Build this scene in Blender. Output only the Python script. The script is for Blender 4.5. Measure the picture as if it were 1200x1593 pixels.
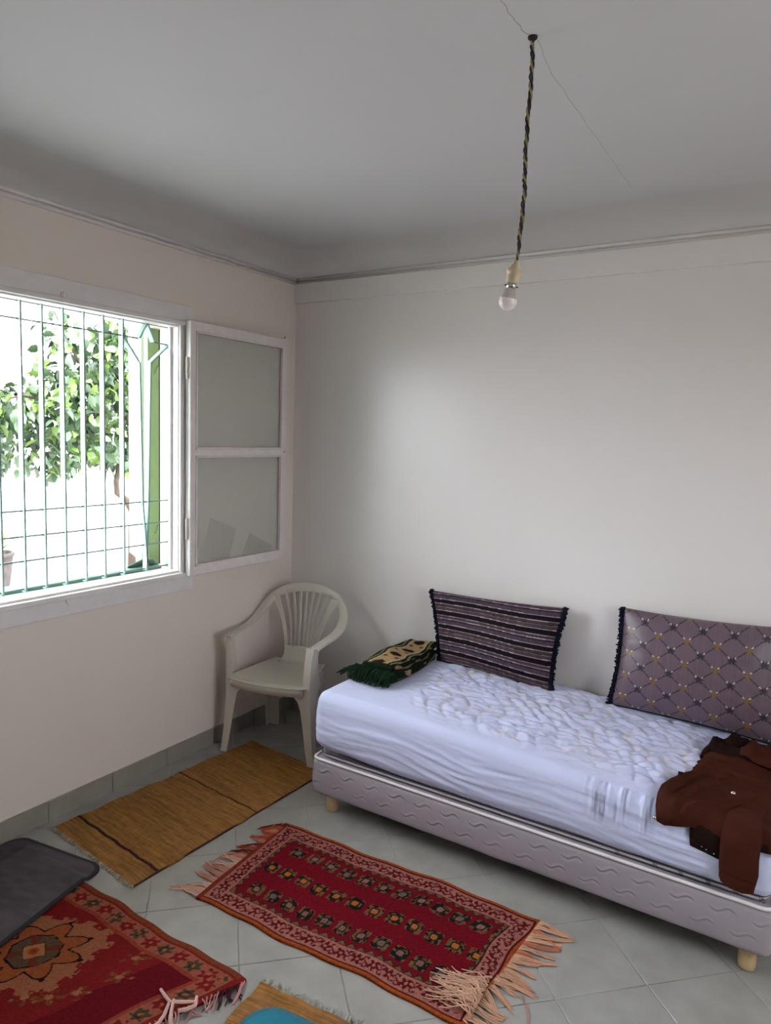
import bpy, bmesh, math, random
import numpy as np
from mathutils import Vector, Matrix, noise
from mathutils.geometry import delaunay_2d_cdt
random.seed(7); rng = np.random.default_rng(7)
SC = bpy.context.scene
for o in list(bpy.data.objects): bpy.data.objects.remove(o)

# ------------------------------------------------------------------ camera
cd = bpy.data.cameras.new('camera'); co = bpy.data.objects.new('camera', cd); SC.collection.objects.link(co)
RGT = Vector((0.84419635, 0.53505304, 0.03241564)); UPV = Vector((-0.08455185, 0.07320037, 0.99372667)); FWD = Vector((-0.52932364, 0.84164123, -0.10703521))
m = Matrix((RGT, UPV, -FWD)).transposed().to_4x4(); m.translation = Vector((2.61398378, -3.15040838, 1.62))
co.matrix_world = m
cd.sensor_fit = 'HORIZONTAL'; cd.sensor_width = 36; cd.lens = 1105.44 / 1200 * 36; cd.clip_start = .05
SC.camera = co
# ------------------------------------------------------------------ world, sun, exposure
w = bpy.data.worlds.new('sky'); SC.world = w; w.use_nodes = True
bg = w.node_tree.nodes['Background']; bg.inputs[0].default_value = (0.88, 0.92, 1.0, 1); bg.inputs[1].default_value = 7.4
sd = bpy.data.lights.new('sun', 'SUN'); sd.energy = 3.5; sd.angle = .01; sd.color = (1, .95, .86)
so = bpy.data.objects.new('sun', sd); SC.collection.objects.link(so)
so.rotation_euler = Vector((-.55, .35, -.9)).to_track_quat('-Z', 'Y').to_euler()
SC.view_settings.view_transform = 'Standard'; SC.view_settings.look = 'None'; SC.view_settings.gamma = 1
SC.view_settings.use_curve_mapping = False; SC.view_settings.exposure = 1.36

# ------------------------------------------------------------------ helpers
def lin(c):
    c = np.asarray(c, float) / 255.0
    return np.where(c <= .04045, c / 12.92, ((c + .055) / 1.055) ** 2.4)
def mat(name, col=(200, 200, 200), rough=.6, metal=0, bump=0, bscale=60, var=0, vscale=6, attr=False, spec=.5, trans=0, sheen=0, stretch=None, coat=0):
    M = bpy.data.materials.new(name); M.use_nodes = True; nt = M.node_tree; b = nt.nodes['Principled BSDF']
    c = tuple(lin(col)) + (1,)
    b.inputs['Base Color'].default_value = c; b.inputs['Roughness'].default_value = rough; b.inputs['Metallic'].default_value = metal
    b.inputs['Specular IOR Level'].default_value = spec; b.inputs['Transmission Weight'].default_value = trans
    b.inputs['Sheen Weight'].default_value = sheen; b.inputs['Coat Weight'].default_value = coat
    tc = nt.nodes.new('ShaderNodeTexCoord'); mp = nt.nodes.new('ShaderNodeMapping'); nt.links.new(tc.outputs['Object'], mp.inputs[0])
    if stretch: mp.inputs['Scale'].default_value = stretch
    src = None
    if attr:
        a = nt.nodes.new('ShaderNodeVertexColor'); a.layer_name = 'Col'; src = a.outputs[0]
    if var:
        n = nt.nodes.new('ShaderNodeTexNoise'); n.inputs['Scale'].default_value = vscale; n.inputs['Detail'].default_value = 6
        nt.links.new(mp.outputs[0], n.inputs['Vector'])
        r = nt.nodes.new('ShaderNodeMapRange'); r.inputs[1].default_value = .3; r.inputs[2].default_value = .7
        r.inputs[3].default_value = 1 - var; r.inputs[4].default_value = 1 + var
        nt.links.new(n.outputs[0], r.inputs[0])
        mx = nt.nodes.new('ShaderNodeVectorMath'); mx.operation = 'SCALE'
        if src: nt.links.new(src, mx.inputs[0])
        else: mx.inputs[0].default_value = c[:3]
        nt.links.new(r.outputs[0], mx.inputs['Scale']); src = mx.outputs[0]
    if src: nt.links.new(src, b.inputs['Base Color'])
    if bump:
        n = nt.nodes.new('ShaderNodeTexNoise'); n.inputs['Scale'].default_value = bscale; n.inputs['Detail'].default_value = 4
        nt.links.new(mp.outputs[0], n.inputs['Vector'])
        bp = nt.nodes.new('ShaderNodeBump'); bp.inputs['Strength'].default_value = bump; bp.inputs['Distance'].default_value = .004
        nt.links.new(n.outputs[0], bp.inputs['Height']); nt.links.new(bp.outputs[0], b.inputs['Normal'])
    return M
def tag(o, label=None, cat=None, group=None, kind=None):
    if label: o['label'] = label
    if cat: o['category'] = cat
    if group: o['group'] = group
    if kind: o['kind'] = kind
    return o
def link(o, parent=None):
    SC.collection.objects.link(o)
    if parent: o.parent = parent
    return o
def empty(name, loc=(0, 0, 0), rz=0, parent=None):
    o = bpy.data.objects.new(name, None); o.location = loc; o.rotation_euler = (0, 0, rz); o.empty_display_size = .1
    return link(o, parent)
class MB:
    def __init__(s): s.v = []; s.f = []; s.c = []
    def add(s, V, F, col=None):
        n = len(s.v); s.v += [tuple(map(float, p)) for p in V]; s.f += [tuple(i + n for i in f) for f in F]
        if col is not None: s.c += [tuple(col)] * len(V)
        return s
    def box(s, a, b, col=None):
        x0, y0, z0 = a; x1, y1, z1 = b
        V = [(x0, y0, z0), (x1, y0, z0), (x1, y1, z0), (x0, y1, z0), (x0, y0, z1), (x1, y0, z1), (x1, y1, z1), (x0, y1, z1)]
        return s.add(V, [(0, 3, 2, 1), (4, 5, 6, 7), (0, 1, 5, 4), (1, 2, 6, 5), (2, 3, 7, 6), (3, 0, 4, 7)], col)
    def tube(s, P, r, n=6, col=None, closed=False):
        P = [Vector(p) for p in P]; R = r if hasattr(r, '__len__') else [r] * len(P)
        V = []; up = None
        for i, p in enumerate(P):
            if closed: t = P[(i + 1) % len(P)] - P[i - 1]
            else: t = P[min(i + 1, len(P) - 1)] - P[max(i - 1, 0)]
            if t.length < 1e-9: t = Vector((0, 0, 1))
            t.normalize()
            if up is None:
                up = Vector((0, 0, 1)) if abs(t.z) < .9 else Vector((1, 0, 0))
            a = t.cross(up)
            if a.length < 1e-6: a = t.orthogonal()
            a.normalize(); bb = a.cross(t).normalized(); up = bb
            for k in range(n):
                an = 2 * math.pi * k / n; V.append(p + a * math.cos(an) * R[i] + bb * math.sin(an) * R[i])
        F = []; m_ = len(P)
        for i in range(m_ if closed else m_ - 1):
            j = (i + 1) % m_
            for k in range(n):
                F.append((i * n + k, i * n + (k + 1) % n, j * n + (k + 1) % n, j * n + k))
        if not closed:
            F.append(tuple(range(n))[::-1]); F.append(tuple((m_ - 1) * n + k for k in range(n)))
        return s.add(V, F, col)
    def lathe(s, prof, n=24, o=(0, 0, 0), ax=None, col=None):
        V = []; q = Vector((0, 0, 1)).rotation_difference(Vector(ax)) if ax else None
        for (r, z) in prof:
            for k in range(n):
                a = 2 * math.pi * k / n; p = Vector((r * math.cos(a), r * math.sin(a), z))
                if q: p = q @ p
                V.append(p + Vector(o))
        F = [(i * n + k, i * n + (k + 1) % n, (i + 1) * n + (k + 1) % n, (i + 1) * n + k) for i in range(len(prof) - 1) for k in range(n)]
        return s.add(V, F, col)
    def build(s, name, M, parent=None, smooth=False, bevel=0):
        me = bpy.data.meshes.new(name); me.from_pydata(s.v, [], s.f); me.materials.append(M)
        if s.c and len(s.c) == len(s.v):
            ca = me.color_attributes.new('Col', 'FLOAT_COLOR', 'POINT')
            ca.data.foreach_set('color', np.array([tuple(c) + (1,) for c in s.c], np.float32).ravel())
        if smooth: me.polygons.foreach_set('use_smooth', [True] * len(me.polygons))
        me.update(); o = link(bpy.data.objects.new(name, me), parent)
        if bevel:
            md = o.modifiers.new('b', 'BEVEL'); md.width = bevel; md.segments = 2; md.limit_method = 'ANGLE'
        return o
def npmesh(name, V, F, M, parent=None, col=None, smooth=True):
    me = bpy.data.meshes.new(name); V = np.asarray(V, np.float32); F = np.asarray(F, np.int32)
    me.vertices.add(len(V)); me.vertices.foreach_set('co', V.ravel())
    me.loops.add(F.size); me.loops.foreach_set('vertex_index', F.ravel())
    k = F.shape[1]; me.polygons.add(len(F)); me.polygons.foreach_set('loop_start', np.arange(len(F), dtype=np.int32) * k)
    me.polygons.foreach_set('loop_total', np.full(len(F), k, np.int32))
    me.materials.append(M); me.update(calc_edges=True); me.validate()
    if smooth: me.polygons.foreach_set('use_smooth', np.ones(len(F), bool))
    if col is not None:
        ca = me.color_attributes.new('Col', 'FLOAT_COLOR', 'POINT')
        c4 = np.ones((len(V), 4), np.float32); c4[:, :3] = col; ca.data.foreach_set('color', c4.ravel())
    return link(bpy.data.objects.new(name, me), parent)
def box(name, a, b, M, parent=None, bevel=0): return MB().box(a, b).build(name, M, parent, bevel=bevel)
def struct(o): o['kind'] = 'structure'; return o
# numpy value noise
_T = rng.random((256, 256)).astype(np.float32)
def vn(x, y):
    x = np.asarray(x, float); y = np.asarray(y, float)
    xi = np.floor(x).astype(int); yi = np.floor(y).astype(int); fx = x - xi; fy = y - yi
    fx = fx * fx * (3 - 2 * fx); fy = fy * fy * (3 - 2 * fy)
    g = lambda a, b: _T[a % 256, b % 256]
    return (g(xi, yi) * (1 - fx) + g(xi + 1, yi) * fx) * (1 - fy) + (g(xi, yi + 1) * (1 - fx) + g(xi + 1, yi + 1) * fx) * fy
def fbm(x, y, o=4): return sum(vn(x * 2 ** i + 17 * i, y * 2 ** i + 31 * i) * .5 ** i for i in range(o)) / sum(.5 ** i for i in range(o))
def ss(a, b, x): t = np.clip((x - a) / (b - a), 0, 1); return t * t * (3 - 2 * t)
def grid_faces(nx, ny, off=0):
    i, j = np.meshgrid(np.arange(nx - 1), np.arange(ny - 1), indexing='ij'); a = (i * ny + j).ravel() + off
    return np.stack([a, a + ny, a + ny + 1, a + 1], 1)
def rounded_box(c0, c1, r, step, deform):
    """closed rounded box surface; deform(P,N)->P,col"""
    c0 = np.array(c0, float); c1 = np.array(c1, float); Vs = []; Fs = []; off = 0
    for ax in range(3):
        u, v = [a for a in range(3) if a != ax]
        for side in (0, 1):
            nu = max(3, int((c1[u] - c0[u]) / step) + 2); nv = max(3, int((c1[v] - c0[v]) / step) + 2)
            U, V_ = np.meshgrid(np.linspace(c0[u], c1[u], nu), np.linspace(c0[v], c1[v], nv), indexing='ij')
            P = np.zeros((nu, nv, 3)); P[..., u] = U; P[..., v] = V_; P[..., ax] = c1[ax] if side else c0[ax]
            F = grid_faces(nu, nv, off)
            if (side == 1) == (ax == 1): F = F[:, ::-1]
            Vs.append(P.reshape(-1, 3)); Fs.append(F); off += nu * nv
    P = np.concatenate(Vs); F = np.concatenate(Fs)
    q = np.clip(P, c0 + r, c1 - r); n = P - q; L = np.linalg.norm(n, axis=1, keepdims=True); n = n / np.maximum(L, 1e-9); P = q + n * r
    P, col = deform(P, n)
    key = np.round(P, 5); _, idx, inv = np.unique(key, axis=0, return_index=True, return_inverse=True); inv = inv.ravel()
    return P[idx], inv[F], (None if col is None else col[idx])

# materials
WALL = mat('wall_plaster', (226, 215, 204), .38, bump=.12, bscale=9, var=.015, vscale=2, spec=.35)
WALLB = mat('wall_paint', (228, 222, 217), .27, bump=.15, bscale=6, var=.02, vscale=1.2, spec=.42)
CEIL = mat('ceiling_paint', (204, 203, 203), .75, bump=.08, bscale=14, var=.012, vscale=2)
TRIM = mat('white_wood_paint', (226, 221, 218), .4, bump=.25, bscale=30, var=.04, vscale=18)
SASHM = mat('sash_paint', (226, 217, 212), .4, bump=.3, bscale=35, var=.05, vscale=25)
TILE = mat('floor_tile', (158, 156, 150), .22, bump=.05, bscale=40, var=.10, vscale=9)
GROUT = mat('grout', (172, 170, 164), .8)
SKIRT = mat('skirting_tile', (146, 142, 130), .3, var=.08, vscale=9)
MINT = mat('grille_paint', (138, 176, 164), .35)
WIRE = mat('grille_wire', (96, 110, 108), .45, metal=.3)
GREEN = mat('shutter_green', (108, 138, 92), .5, bump=.15, var=.05, vscale=20)
GREEND = mat('sill_green', (66, 112, 92), .5, var=.05, vscale=20)
LOUV = mat('louvre_paint', (186, 192, 184), .5)
DARK = mat('dark', (22, 22, 20), .7)
OUTW = mat('outside_render', (235, 228, 215), .9)
GROUND = mat('outside_ground', (150, 148, 146), .95, var=.05, vscale=.6)
CHAIR = mat('chair_plastic', (206, 198, 184), .38, bump=.05, bscale=120, var=.02, vscale=9)
STEEL = mat('steel', (205, 205, 205), .25, metal=1)
BRASS = mat('snap_metal', (225, 215, 190), .25, metal=1)
SHEET = mat('sheet_cotton', attr=True, rough=.85, bump=.1, bscale=400, sheen=.1)
BASEF = mat('base_fabric', (158, 149, 156), .75, bump=.08, bscale=300, var=.03, vscale=6)
PIPE = mat('base_piping', (226, 220, 218), .7)
WOODL = mat('leg_wood', (196, 170, 128), .5, var=.1, vscale=30)
CLOTH = mat('woven_cloth', attr=True, rough=.95, bump=.35, bscale=450, spec=.08)
SATIN = mat('cushion_satin', attr=True, rough=.4, bump=.15, bscale=90, sheen=.05, spec=.5)
STRIPE = mat('cushion_stripe_cloth', attr=True, rough=.85, bump=.2, bscale=300, spec=.12)
NAVY = mat('navy_fringe', (24, 25, 40), .9, spec=.1)
STRAW = mat('straw', attr=True, rough=.75, bump=.5, bscale=160, stretch=(.35, 3, 1), spec=.15)
PLUSH = mat('plush', attr=True, rough=.95, bump=.5, bscale=260, sheen=.05, spec=.08)
FRING = mat('wool_fringe', attr=True, rough=.95, spec=.08)
JACK = mat('jacket_suede', (64, 29, 19), .9, bump=.25, bscale=220, var=.14, vscale=14, spec=.12)
JACKD = mat('jacket_dark', (34, 19, 15), .9, bump=.25, bscale=220, var=.15, vscale=14, spec=.1)

# ------------------------------------------------------------------ room shell
X1, Y0 = 3.7, -4.3; ZC = 2.585; ZM = 2.435; T = .22
# window opening in left wall (inner): y -2.30 .. -0.842, z .955 .. 2.10
WY0, WY1, WZ0, WZ1 = -2.30, -.845, .935, 2.095
lw = MB()
lw.box((-T, Y0, 0), (0, WY0, 2.6)); lw.box((-T, -.72, 0), (0, 0, 2.6)); lw.box((-T, WY0, 0), (0, -.72, WZ0)); lw.box((-T, WY0, WZ1), (0, -.72, 2.6))
lw.box((-.12, WY1, WZ0), (0, -.72, WZ1))
struct(lw.build('wall_left', WALL))
struct(box('wall_back', (-T, 0, 0), (X1 + T, T, 2.6), WALLB))
struct(box('wall_front', (-T, Y0 - T, 0), (X1 + T, Y0, 2.6), WALL))
RY0, RY1, RZ0, RZ1 = -2.2, -1.4, 1.0, 2.0
rw = MB(); rw.box((X1, Y0, 0), (X1 + T, RY0, 2.6)); rw.box((X1, RY1, 0), (X1 + T, 0, 2.6)); rw.box((X1, RY0, 0), (X1 + T, RY1, RZ0)); rw.box((X1, RY0, RZ1), (X1 + T, RY1, 2.6))
struct(rw.build('wall_right', WALL))
# ceiling with cove
cb = MB(); K = 14; R = .155; V = []; F = []
for k in range(K + 1):
    a = math.pi / 2 * k / K; d = R * (1 - math.cos(a)); z = ZM + .02 + (ZC - ZM - .02) * math.sin(a)
    V += [(d, -d, z), (X1 - d, -d, z), (X1 - d, Y0 + d, z), (d, Y0 + d, z)]
for k in range(K):
    for j in range(4): F.append((k * 4 + j, k * 4 + (j + 1) % 4, k * 4 + 4 + (j + 1) % 4, k * 4 + 4 + j))
cb.add(V, F); struct(cb.build('ceiling_cove', mat('cove_paint', (203, 199, 196), .75, bump=.06, bscale=14, var=.012, vscale=2), None, True))
ceil = struct(MB().add(V[-4:], [(0, 1, 2, 3)]).build('ceiling', CEIL))
struct(box('roof_slab_shade_eave', (-T - 1.0, Y0 - T - .3, 2.6), (X1 + T, T, 2.75), OUTW))  # eave past the left wall is added, out of view, to dim the floor
ck = MB()
def crack(P, r=.0009):
    Q = []
    for a, b in zip(P[:-1], P[1:]):
        for t in np.linspace(0, 1, 9)[:-1]:
            Q.append((a[0] + (b[0] - a[0]) * t + random.uniform(-.003, .003), a[1] + (b[1] - a[1]) * t + random.uniform(-.003, .003), ZC - .0002))
    ck.tube(Q + [(P[-1][0], P[-1][1], ZC - .0002)], r, 4)
crack([(1.918, -1.42), (1.891, -1.229), (1.887, -0.971), (1.870, -0.266)], .0004); crack([(1.905, -1.44), (1.898, -1.522), (1.904, -1.629)], .0007)
ck.build('ceiling_crack', mat('crack', (150, 147, 142), .9), ceil)
# cornice bead and rail (left and back walls)
def cornice(name, a, b, nrm):
    t = empty(name); struct(t); a = Vector(a); b = Vector(b); n = Vector(nrm)
    for nm, z, r in (('cornice_bead', ZM + .004, .009), ('upper_bead', ZM + .024, .008)):
        MB().tube([a + Vector((0, 0, z)) + n * .002, b + Vector((0, 0, z)) + n * .002], r, 10).build(nm, TRIM if nrm[0] else WALLB, t, True)
    return t
cornice('trim_1', (0, Y0, 0), (0, 0, 0), (1, 0, 0)); cornice('trim_2', (0, 0, 0), (X1, 0, 0), (0, -1, 0))
struct(box('trim_3', (0, -.022, 2.330), (X1, .01, ZM - .002), WALLB, bevel=.003))

# floor tiles laid diagonally
fl = struct(box('floor', (-T, Y0 - T, -.12), (X1 + T, T, -.003), GROUT))
s = .30013; ox, oy = 2.26798, -1.02993; e1 = np.array([1, 1]) / math.sqrt(2); e2 = np.array([-1, 1]) / math.sqrt(2)
def clip(poly, x0, y0, x1, y1):
    for ax, v, sg in ((0, x0, 1), (0, x1, -1), (1, y0, 1), (1, y1, -1)):
        out = []
        for i in range(len(poly)):
            a, b = poly[i - 1], poly[i]; da = (a[ax] - v) * sg; db = (b[ax] - v) * sg
            if (da >= 0) != (db >= 0):
                t = da / (da - db); out.append([a[0] + (b[0] - a[0]) * t, a[1] + (b[1] - a[1]) * t])
            if db >= 0: out.append(b)
        poly = out
        if len(poly) < 3: return []
    return poly
g = .0016; b_ = .0012
for i in range(-12, 13):
    for j in range(-12, 13):
        c = np.array([ox, oy]) + s * ((i + .5) * e1 + (j + .5) * e2)
        h = s / 2 - g
        def ring(h): return [list(c + e1 * a * h + e2 * b * h) for a, b in ((-1, -1), (1, -1), (1, 1), (-1, 1))]
        P = clip(ring(h), 0.002, Y0 + .002, X1 - .002, -.002)
        if len(P) < 3: continue
        ar = abs(sum(P[k - 1][0] * P[k][1] - P[k][0] * P[k - 1][1] for k in range(len(P)))) / 2
        if ar < 2e-4: continue
        dz = random.uniform(-.0003, .0003); n = len(P); cc = np.mean(P, axis=0)
        Q = [list(np.array(p) + (cc - p) / (np.linalg.norm(cc - p) + 1e-9) * b_) for p in P]
        V = [(p[0], p[1], -.0035) for p in P] + [(p[0], p[1], -.0008 + dz) for p in P] + [(p[0], p[1], dz) for p in Q]
        Fc = [(k, (k + 1) % n, n + (k + 1) % n, n + k) for k in range(n)] + [(n + k, n + (k + 1) % n, 2 * n + (k + 1) % n, 2 * n + k) for k in range(n)] + [tuple(range(2 * n, 3 * n))]
        MB().add(V, Fc).build('tile', TILE, fl)
# skirting tiles
def skirting(name, a, b, nrm, n):
    root = struct(empty(name)); a = Vector(a); b = Vector(b); nrm = Vector(nrm)
    for k in range(n):
        p = a.lerp(b, (k + .006) / n); q = a.lerp(b, (k + .994) / n) + nrm * .010 + Vector((0, 0, .084))
        lo = (min(p.x, q.x), min(p.y, q.y), 0.0005); hi = (max(p.x, q.x), max(p.y, q.y), .084)
        box('skirting_tile', lo, hi, SKIRT, root)
skirting('baseboard_left', (0, Y0 + .02, 0), (0, -.0, 0), (1, 0, 0), 14)
skirting('baseboard_back', (.012, 0, 0), (X1 - .012, 0, 0), (0, -1, 0), 12)
skirting('baseboard_right', (X1, Y0 + .02, 0), (X1, 0, 0), (-1, 0, 0), 14)

# ------------------------------------------------------------------ window
win = struct(empty('window_1'))
def wb(name, a, b, M=TRIM, bev=.003): return box(name, a, b, M, win, bevel=bev)
wb('top_casing', (0, WY0 - .09, 2.108), (.018, -.765, 2.186)); wb('bottom_casing', (0, WY0 - .09, .848), (.018, -.765, .925))
wb('side_casing', (0, WY0 - .09, .925), (.018, WY0 - .01, 2.108)); wb('side_casing', (0, -.842, .925), (.018, -.765, 2.108))
wb('inner_bead', (.0, WY0, 2.092), (.032, -.800, 2.112)); wb('inner_bead', (.0, WY0, .918), (.038, -.800, .940))
wb('frame_head', (-.10, WY0, 2.085), (.012, WY1 + .003, 2.097)); wb('frame_sill', (-.10, WY0, .930), (.014, WY1 + .003, .950))
wb('frame_jamb', (-.10, -.851, .945), (.012, -.838, 2.09)); wb('frame_jamb', (-.10, WY0 - .004, .945), (.012, WY0 + .012, 2.09))
wb('jamb_bead', (.0, -.848, .94), (.024, -.836, 2.10)); wb('jamb_bead', (-.045, -.862, .95), (-.03, -.848, 2.09))
wb('outer_sill', (-.30, WY0, .905), (-.10, -.722, .935), GREEND)
box('sill_rail', (-.150, WY0, .930), (-.085, -.862, .968), GREEND, win, bevel=.012)
MB().tube([(-.125, -1.03, .972), (-.12, -.96, .985), (-.12, -.90, .98), (-.12, -.87, .962)], [.006, .016, .02, .012], 8).build('rolled_weatherstrip', mat('dark_green', (52, 78, 58), .7), win, True)
for z in (2.122, .909):
    k = MB(); k.lathe([(0, .0), (.013, .0), (.013, .005), (.011, .007), (0, .007)], 16, (.018, -1.43, z), (1, 0, 0)); k.build('turn_knob', TRIM, win, True)
    MB().box((.02, -1.436, z - .018), (.027, -1.424, z + .014)).build('turn_catch', TRIM, win, bevel=.002)
# casement sash opened flat against the wall
sash = empty('sash', (0, 0, 0), 0, win)
SY0, SY1, SZ0, SZ1 = -.823, -.138, .92, 2.118; sx0, sx1 = .028, .062
def sb(a, b, nm='sash_rail', bev=.003): return box(nm, a, b, SASHM, sash, bevel=bev)
sb((sx0, SY0, SZ0), (sx1, SY0 + .034, SZ1), 'sash_stile'); sb((sx0, SY1 - .036, SZ0 + .01), (sx1, SY1, SZ1 + .002), 'sash_stile')
sb((sx0, SY0 + .03, SZ1 - .046), (sx1, SY1 - .03, SZ1 - .002)); sb((sx0, SY0 + .03, SZ0 + .002), (sx1, SY1 - .03, SZ0 + .046)); sb((sx0, SY0 + .03, 1.494), (sx1, SY1 - .03, 1.528))
for z0, z1 in ((SZ0 + .046, 1.494), (1.528, SZ1 - .046)):
    y0, y1 = SY0 + .034, SY1 - .036; q = .008
    MB().tube([(sx1 - .004, y1 - .002, z0), (sx1 - .004, y1 - .002, z1)], .0028, 6).build('putty_gap', DARK, sash)
    for a, b in (((sx1 - .012, y0, z0), (sx1 + .004, y0 + q, z1)), ((sx1 - .012, y1 - q, z0), (sx1 + .004, y1, z1)), ((sx1 - .012, y0, z0), (sx1 + .004, y1, z0 + q)), ((sx1 - .012, y0, z1 - q), (sx1 + .004, y1, z1))):
        sb(a, b, 'glazing_bead', .0015)
GL = bpy.data.materials.new('frosted_film_glass'); GL.use_nodes = True; nt = GL.node_tree; nt.nodes.clear()
o_ = nt.nodes.new('ShaderNodeOutputMaterial'); mx = nt.nodes.new('ShaderNodeMixShader'); tr = nt.nodes.new('ShaderNodeBsdfTransparent'); pb = nt.nodes.new('ShaderNodeBsdfPrincipled')
tr.inputs[0].default_value = (.975, .975, .95, 1); pb.inputs['Base Color'].default_value = (.74, .72, .66, 1); pb.inputs['Roughness'].default_value = .12
mx.inputs[0].default_value = .45; nt.links.new(tr.outputs[0], mx.inputs[1]); nt.links.new(pb.outputs[0], mx.inputs[2]); nt.links.new(mx.outputs[0], o_.inputs[0])
for z0, z1 in ((SZ0 + .046, 1.494), (1.528, SZ1 - .046)):
    box('pane', (.040, SY0 + .03, z0 - .004), (.044, SY1 - .03, z1 + .004), GL, sash)
TAPE = bpy.data.materials.new('paper_residue'); TAPE.use_nodes = True; nt = TAPE.node_tree; nt.nodes.clear()
o_ = nt.nodes.new('ShaderNodeOutputMaterial'); mx = nt.nodes.new('ShaderNodeMixShader'); tr = nt.nodes.new('ShaderNodeBsdfTransparent'); pb = nt.nodes.new('ShaderNodeBsdfDiffuse')
pb.inputs[0].default_value = (.50, .47, .43, 1); nz = nt.nodes.new('ShaderNodeTexNoise'); nz.inputs['Scale'].default_value = 60; mr = nt.nodes.new('ShaderNodeMapRange'); mr.inputs[1].default_value = .3; mr.inputs[2].default_value = .7; mr.inputs[3].default_value = .05; mr.inputs[4].default_value = .20
nt.links.new(nz.outputs[0], mr.inputs[0]); nt.links.new(mr.outputs[0], mx.inputs[0]); nt.links.new(tr.outputs[0], mx.inputs[1]); nt.links.new(pb.outputs[0], mx.inputs[2]); nt.links.new(mx.outputs[0], o_.inputs[0])
for P in ([(-.735, 1.0), (-.68, 1.19), (-.50, 1.12), (-.55, .97)], [(-.46, .97), (-.40, 1.09), (-.22, 1.0), (-.22, .97)]):
    V = [(.0448, y, z) for y, z in P] + [(.0452, y, z) for y, z in P]
    MB().add(V, [(3, 2, 1, 0), (4, 5, 6, 7)] + [(k, (k + 1) % 4, 4 + (k + 1) % 4, 4 + k) for k in range(4)]).build('paper_residue', TAPE, sash)
for z in (1.9, 1.15):
    MB().tube([(.045, SY0 - .006, z - .05), (.045, SY0 - .006, z + .05)], .006, 10).build('hinge', SASHM, sash, True)
MB().tube([(.064, SY1 - .02, 1.512), (.075, SY1 - .022, 1.512), (.075, SY1 - .022, 1.53)], .003, 6).build('latch_hook', SASHM, sash, True)
MB().tube([(.050, SY1 - .012, SZ1 - .01), (.050, SY1 - .012, SZ1 + .014)], .004, 8).build('top_pin', STEEL, sash, True)

# grille
gr = empty('window_grille', (0, 0, 0), 0, win)
gx = -.06; bars = [-1.567 - .0925 * k for k in range(8)][::-1] + [-1.48, -1.39, -1.297, -1.204, -1.106]
for y in bars: box('grille_bar', (gx - .014, y - .0035, .957), (gx + .014, y + .0035, 2.088), MINT, gr)
box('grille_bar', (gx - .013, -.853, .957), (gx + .013, -.847, 2.088), MINT, gr)
def flat(P, nm='grille_bar'):
    mb = MB()
    for (y0, z0), (y1, z1) in zip(P[:-1], P[1:]):
        d = Vector((0, y1 - y0, z1 - z0)).normalized(); n = Vector((0, -d.z, d.y)) * .0035
        a = Vector((0, y0, z0)); b = Vector((0, y1, z1)); V = []
        for p in (a, b):
            for sx in (-.014, .014):
                for sn in (-1, 1): V.append(p + Vector((gx + sx, 0, 0)) + n * sn)
        mb.add(V, [(0, 1, 3, 2), (4, 6, 7, 5), (0, 4, 5, 1), (2, 3, 7, 6), (0, 2, 6, 4), (1, 5, 7, 3)])
    mb.build(nm, MINT, gr)
flat([(-1.106, 2.015), (-1.018, 1.905), (-1.004, 1.27), (-.977, .96)]); flat([(-.85, 2.006), (-.958, 1.912), (-.972, 1.27), (-.984, .96)])
flat([(-1.020, 2.014), (-.976, 2.088), (-.938, 2.009)])
for z in (1.28, 1.178, 1.08, .968):
    MB().tube([(gx, WY0, z), (gx, -.848, z)], .0035, 6).build('grille_wire', WIRE, gr, True)
MB().tube([(gx, WY0, 2.018), (gx, -1.106, 2.016), (gx, -1.02, 2.014)], .0035, 6).build('grille_wire', WIRE, gr, True)
MB().tube([(gx, -.938, 2.009), (gx, -.85, 2.005)], .0035, 6).build('grille_wire', WIRE, gr, True)
MB().tube([(gx, WY0, 2.086), (gx, -.85, 2.086)], .004, 6).build('grille_wire', DARK, gr, True)
# shutters outside, green frame post
wb('shutter_post', (-.245, -.838, .94), (-.215, -.772, 2.17), GREEN)
wb('shutter_gap_shade', (-.240, -.772, .94), (-.225, -.742, 2.17), DARK, 0)  # solid dark strip painted in for the shade of an open gap
wb('reveal_strip', (-.245, -.742, .94), (-.225, -.722, 2.17), LOUV)
for z in (1.9, 1.12): MB().tube([(-.212, -.80, z - .02), (-.205, -.79, z), (-.212, -.78, z + .02)], .003, 6).build('shutter_hook', GREEN, win, True)
sh = empty('shutter_leaf', (-.262, -.822, 0), 0, win)
ang = math.atan2(.188, -.345); sh.rotation_euler = (0, 0, ang)   # local +x runs outwards from the hinge
LL = .30
box('shutter_stile', (0, -.016, .95), (.05, .016, 2.17), LOUV, sh); box('shutter_stile', (LL - .06, -.016, .95), (LL, .016, 2.17), LOUV, sh)
box('stile_edge', (LL, -.018, .95), (LL + .03, .018, 2.17), MINT, sh)
for z in (.95, 1.52, 2.11): box('shutter_rail', (.05, -.015, z), (LL - .06, .015, z + .06), LOUV, sh)
k = 0
me = None
for z in np.arange(1.03, 2.10, .042):
    if 1.49 < z < 1.59: continue
    if me is None:
        sl = MB(); V = []
        for x in (.05, LL - .06):
            V += [(x, -.018, .018), (x, -.016, .022), (x, .018, -.018), (x, .016, -.022)]
        sl.add(V, [(0, 1, 2, 3), (7, 6, 5, 4), (0, 4, 5, 1), (1, 5, 6, 2), (2, 6, 7, 3), (3, 7, 4, 0)]); o = sl.build('louvre_slat', LOUV, sh); me = o.data
    else: o = link(bpy.data.objects.new('louvre_slat', me), sh)
    o.location = (0, 0, z)
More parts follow.
